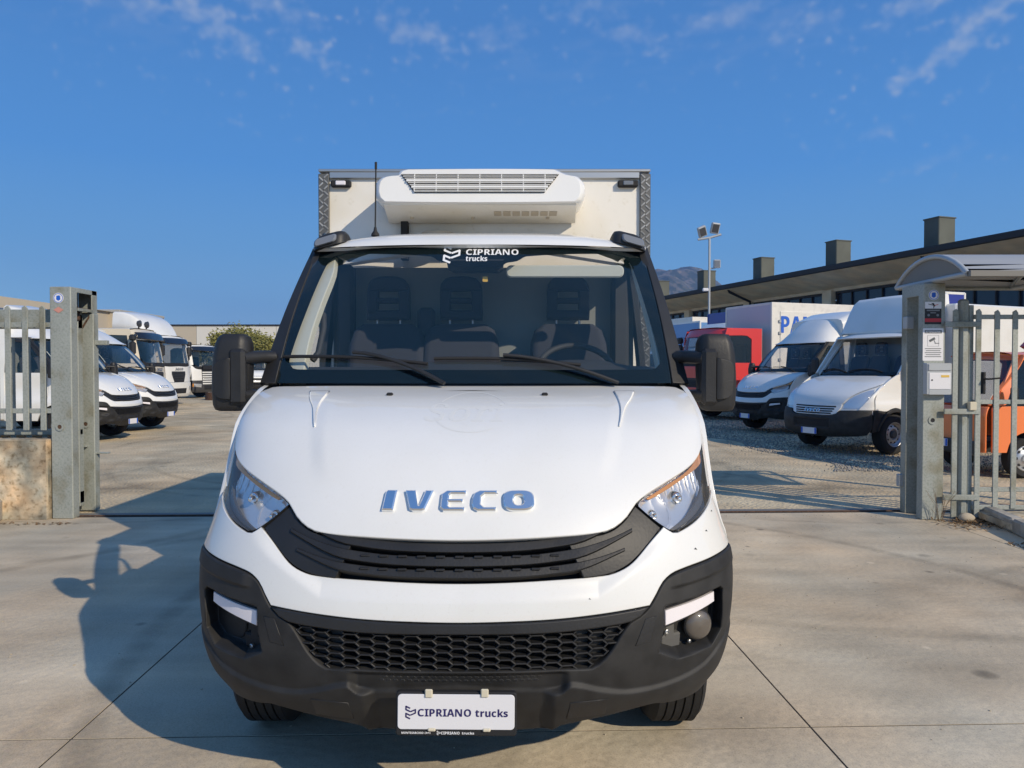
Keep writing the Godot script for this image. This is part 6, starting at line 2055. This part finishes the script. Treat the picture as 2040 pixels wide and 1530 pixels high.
	for j in 26:
		var row := []
		for i in 70:
			var px := -250.0 + i * 20.0
			var pz := -1250.0 - j * 24.0
			var r0 := Vector2((px - 325.0) / 250.0, (pz + 1560.0) / 300.0).length()
			var hgt := 222.0 * maxf(0.0, 1.0 - pow(r0, 1.6) * .7)
			hgt = maxf(0.0, hgt + n.get_noise_2d(px * 1.6, pz * 1.6) * 70.0 * clampf(hgt / 80.0, 0.0, 1.0)) - 6.0
			row.append(Vector3(px, hgt, pz))
		rows.append(row)
	var mg := G.new()
	for j in 25:
		for i in 69:
			var nn: Vector3 = (rows[j][i + 1] - rows[j][i]).cross(rows[j + 1][i] - rows[j][i]).normalized()
			if nn.y < 0.0:
				nn = -nn
			mg.flat([rows[j][i], rows[j][i + 1], rows[j + 1][i + 1], rows[j + 1][i]], Vector3.UP)
	struct("mountain", mg, M.mountain)
	# gravel under the right row
	var stone := G.new()
	var ring0 := []
	for q in [[-.4, .5], [-.05, 1.0], [.35, .7]]:
		var ring := []
		for a in 5:
			ring.append(Vector3(cos(a * TAU / 5) * q[1], q[0], sin(a * TAU / 5) * q[1] * .8))
		ring0.append(ring)
	stone.loft(ring0)
	var mm := MultiMesh.new()
	mm.transform_format = MultiMesh.TRANSFORM_3D
	mm.use_colors = true
	mm.mesh = stone.mesh(M.gravel)
	mm.instance_count = 16000
	for i in 16000:
		var d := 11.0 + 15.0 * pow(rng.randf(), 1.2)
		var wdt := rng.randf()
		var ed := 4.55 - (d - 14.0) * .06 + sin(d * 1.7) * .25 + sin(d * .6) * .3
		var px := ed + wdt * wdt * 6.0 - (.35 if rng.randf() < .05 else 0.0) * rng.randf()
		var sz := rng.randf_range(.008, .022)
		mm.set_instance_transform(i, Transform3D(Basis.from_euler(Vector3(rng.randf() * 6, rng.randf() * 6, rng.randf() * 6)).scaled(Vector3.ONE * sz), Vector3(px, sz * .15, -d)))
		var t := rng.randf_range(.20, .36)
		mm.set_instance_color(i, Color(t, t * .93, t * .82))
	var mi := MultiMeshInstance3D.new()
	mi.name = "gravel"
	mi.multimesh = mm
	add_child(mi)
	tag(mi, "loose grey gravel under the right row of vans", "gravel")
	mi.set_meta("kind", "stuff")

func bush(called: String, label: String, where: Vector3, size: Vector3, seed_: int) -> void:
	var r := thing(called, label, "bush", where)
	var rng := RandomNumberGenerator.new()
	rng.seed = seed_
	var st := G.new()
	for i in 7:
		var a := TAU * i / 7 + rng.randf()
		st.tube([Vector3(cos(a) * .2, 0, sin(a) * .2), Vector3(cos(a) * size.x * .25, size.y * .4, sin(a) * size.z * .25), Vector3(cos(a) * size.x * .5, size.y * .75, sin(a) * size.z * .5)], .05, 5)
	part("stem", st, M.bark, r)
	var leaf := G.new()
	leaf.flat([Vector3(-1, 0, 0), Vector3(0, .12, .38), Vector3(1, 0, 0), Vector3(0, -.05, -.38)], Vector3.UP)
	var mm := MultiMesh.new()
	mm.transform_format = MultiMesh.TRANSFORM_3D
	mm.use_colors = true
	mm.mesh = leaf.mesh(M.leaves)
	var count := 24000
	mm.instance_count = count
	var puffs := []
	for i in 26:
		var a := rng.randf() * TAU
		var q := sqrt(rng.randf())
		puffs.append([Vector3(cos(a) * q * size.x * .8, size.y * rng.randf_range(.25, .86) * (1.0 - q * .28), sin(a) * q * size.z * .8), rng.randf_range(.22, .34) * size.x, rng.randf_range(.7, 1.3)])
	for i in count:
		var p: Array = puffs[rng.randi() % puffs.size()]
		var d: Vector3 = Vector3(rng.randfn(), rng.randfn(), rng.randfn()).normalized() * pow(rng.randf(), .4) * p[1] * (1.0 + (.7 * rng.randf() if rng.randf() < .22 else 0.0))
		var c: Vector3 = p[0] + d * Vector3(1, .9, 1)
		c.y = maxf(c.y, .1)
		mm.set_instance_transform(i, Transform3D(Basis.from_euler(Vector3(rng.randf() * 6, rng.randf() * 6, rng.randf() * 6)).scaled(Vector3.ONE * rng.randf_range(.07, .15)), c))
		var t: float = p[2] * rng.randf_range(.7, 1.25)
		mm.set_instance_color(i, Color(.24 * t, .23 * t, .06 * t))
	var mi := MultiMeshInstance3D.new()
	mi.name = "foliage"
	mi.multimesh = mm
	r.add_child(mi, true)
	mi.set_meta("kind", "stuff")

func _ready() -> void:
	var cam := Camera3D.new()
	cam.name = "camera"
	add_child(cam)
	cam.position = Vector3(0, 1.52, 0)
	cam.rotation.x = -atan(30.0 / 1480.0)
	cam.fov = rad_to_deg(2.0 * atan(765.0 / 1480.0))
	cam.near = 0.05
	cam.far = 6000.0
	cam.current = true
	var env := Environment.new()
	env.background_mode = Environment.BG_SKY
	var sky := Sky.new()
	var sm := PanoramaSkyMaterial.new()
	sm.panorama = sky_picture()
	sky.sky_material = sm
	env.sky = sky
	env.tonemap_mode = Environment.TONE_MAPPER_LINEAR
	env.tonemap_exposure = 0.88
	env.sdfgi_enabled = true
	env.ssao_enabled = true
	env.ssil_enabled = true
	env.fog_enabled = true
	env.fog_density = 0.0003
	env.fog_light_color = Color(0.50, 0.68, 0.95)
	var we := WorldEnvironment.new()
	we.name = "world"
	we.environment = env
	add_child(we)
	var sun := DirectionalLight3D.new()
	sun.name = "sun"
	sun.light_energy = 1.48
	sun.light_color = Color(1.0, 0.94, 0.84)
	sun.light_angular_distance = 0.5
	sun.shadow_enabled = true
	add_child(sun)
	sun.look_at_from_position(sun_dir() * 50.0, Vector3.ZERO)
	build_materials()
	mat("milk_grey", lin(0.17, 0.185, 0.21), 0.25)
	var fg := mat("fog_glass", lin(0.10, 0.083, 0.065), 0.08)
	fg.clearcoat_enabled = true
	build_ground()
	build_far()
	build_gate()
	scatter_grit()
	parked_lorries()
	main_truck()
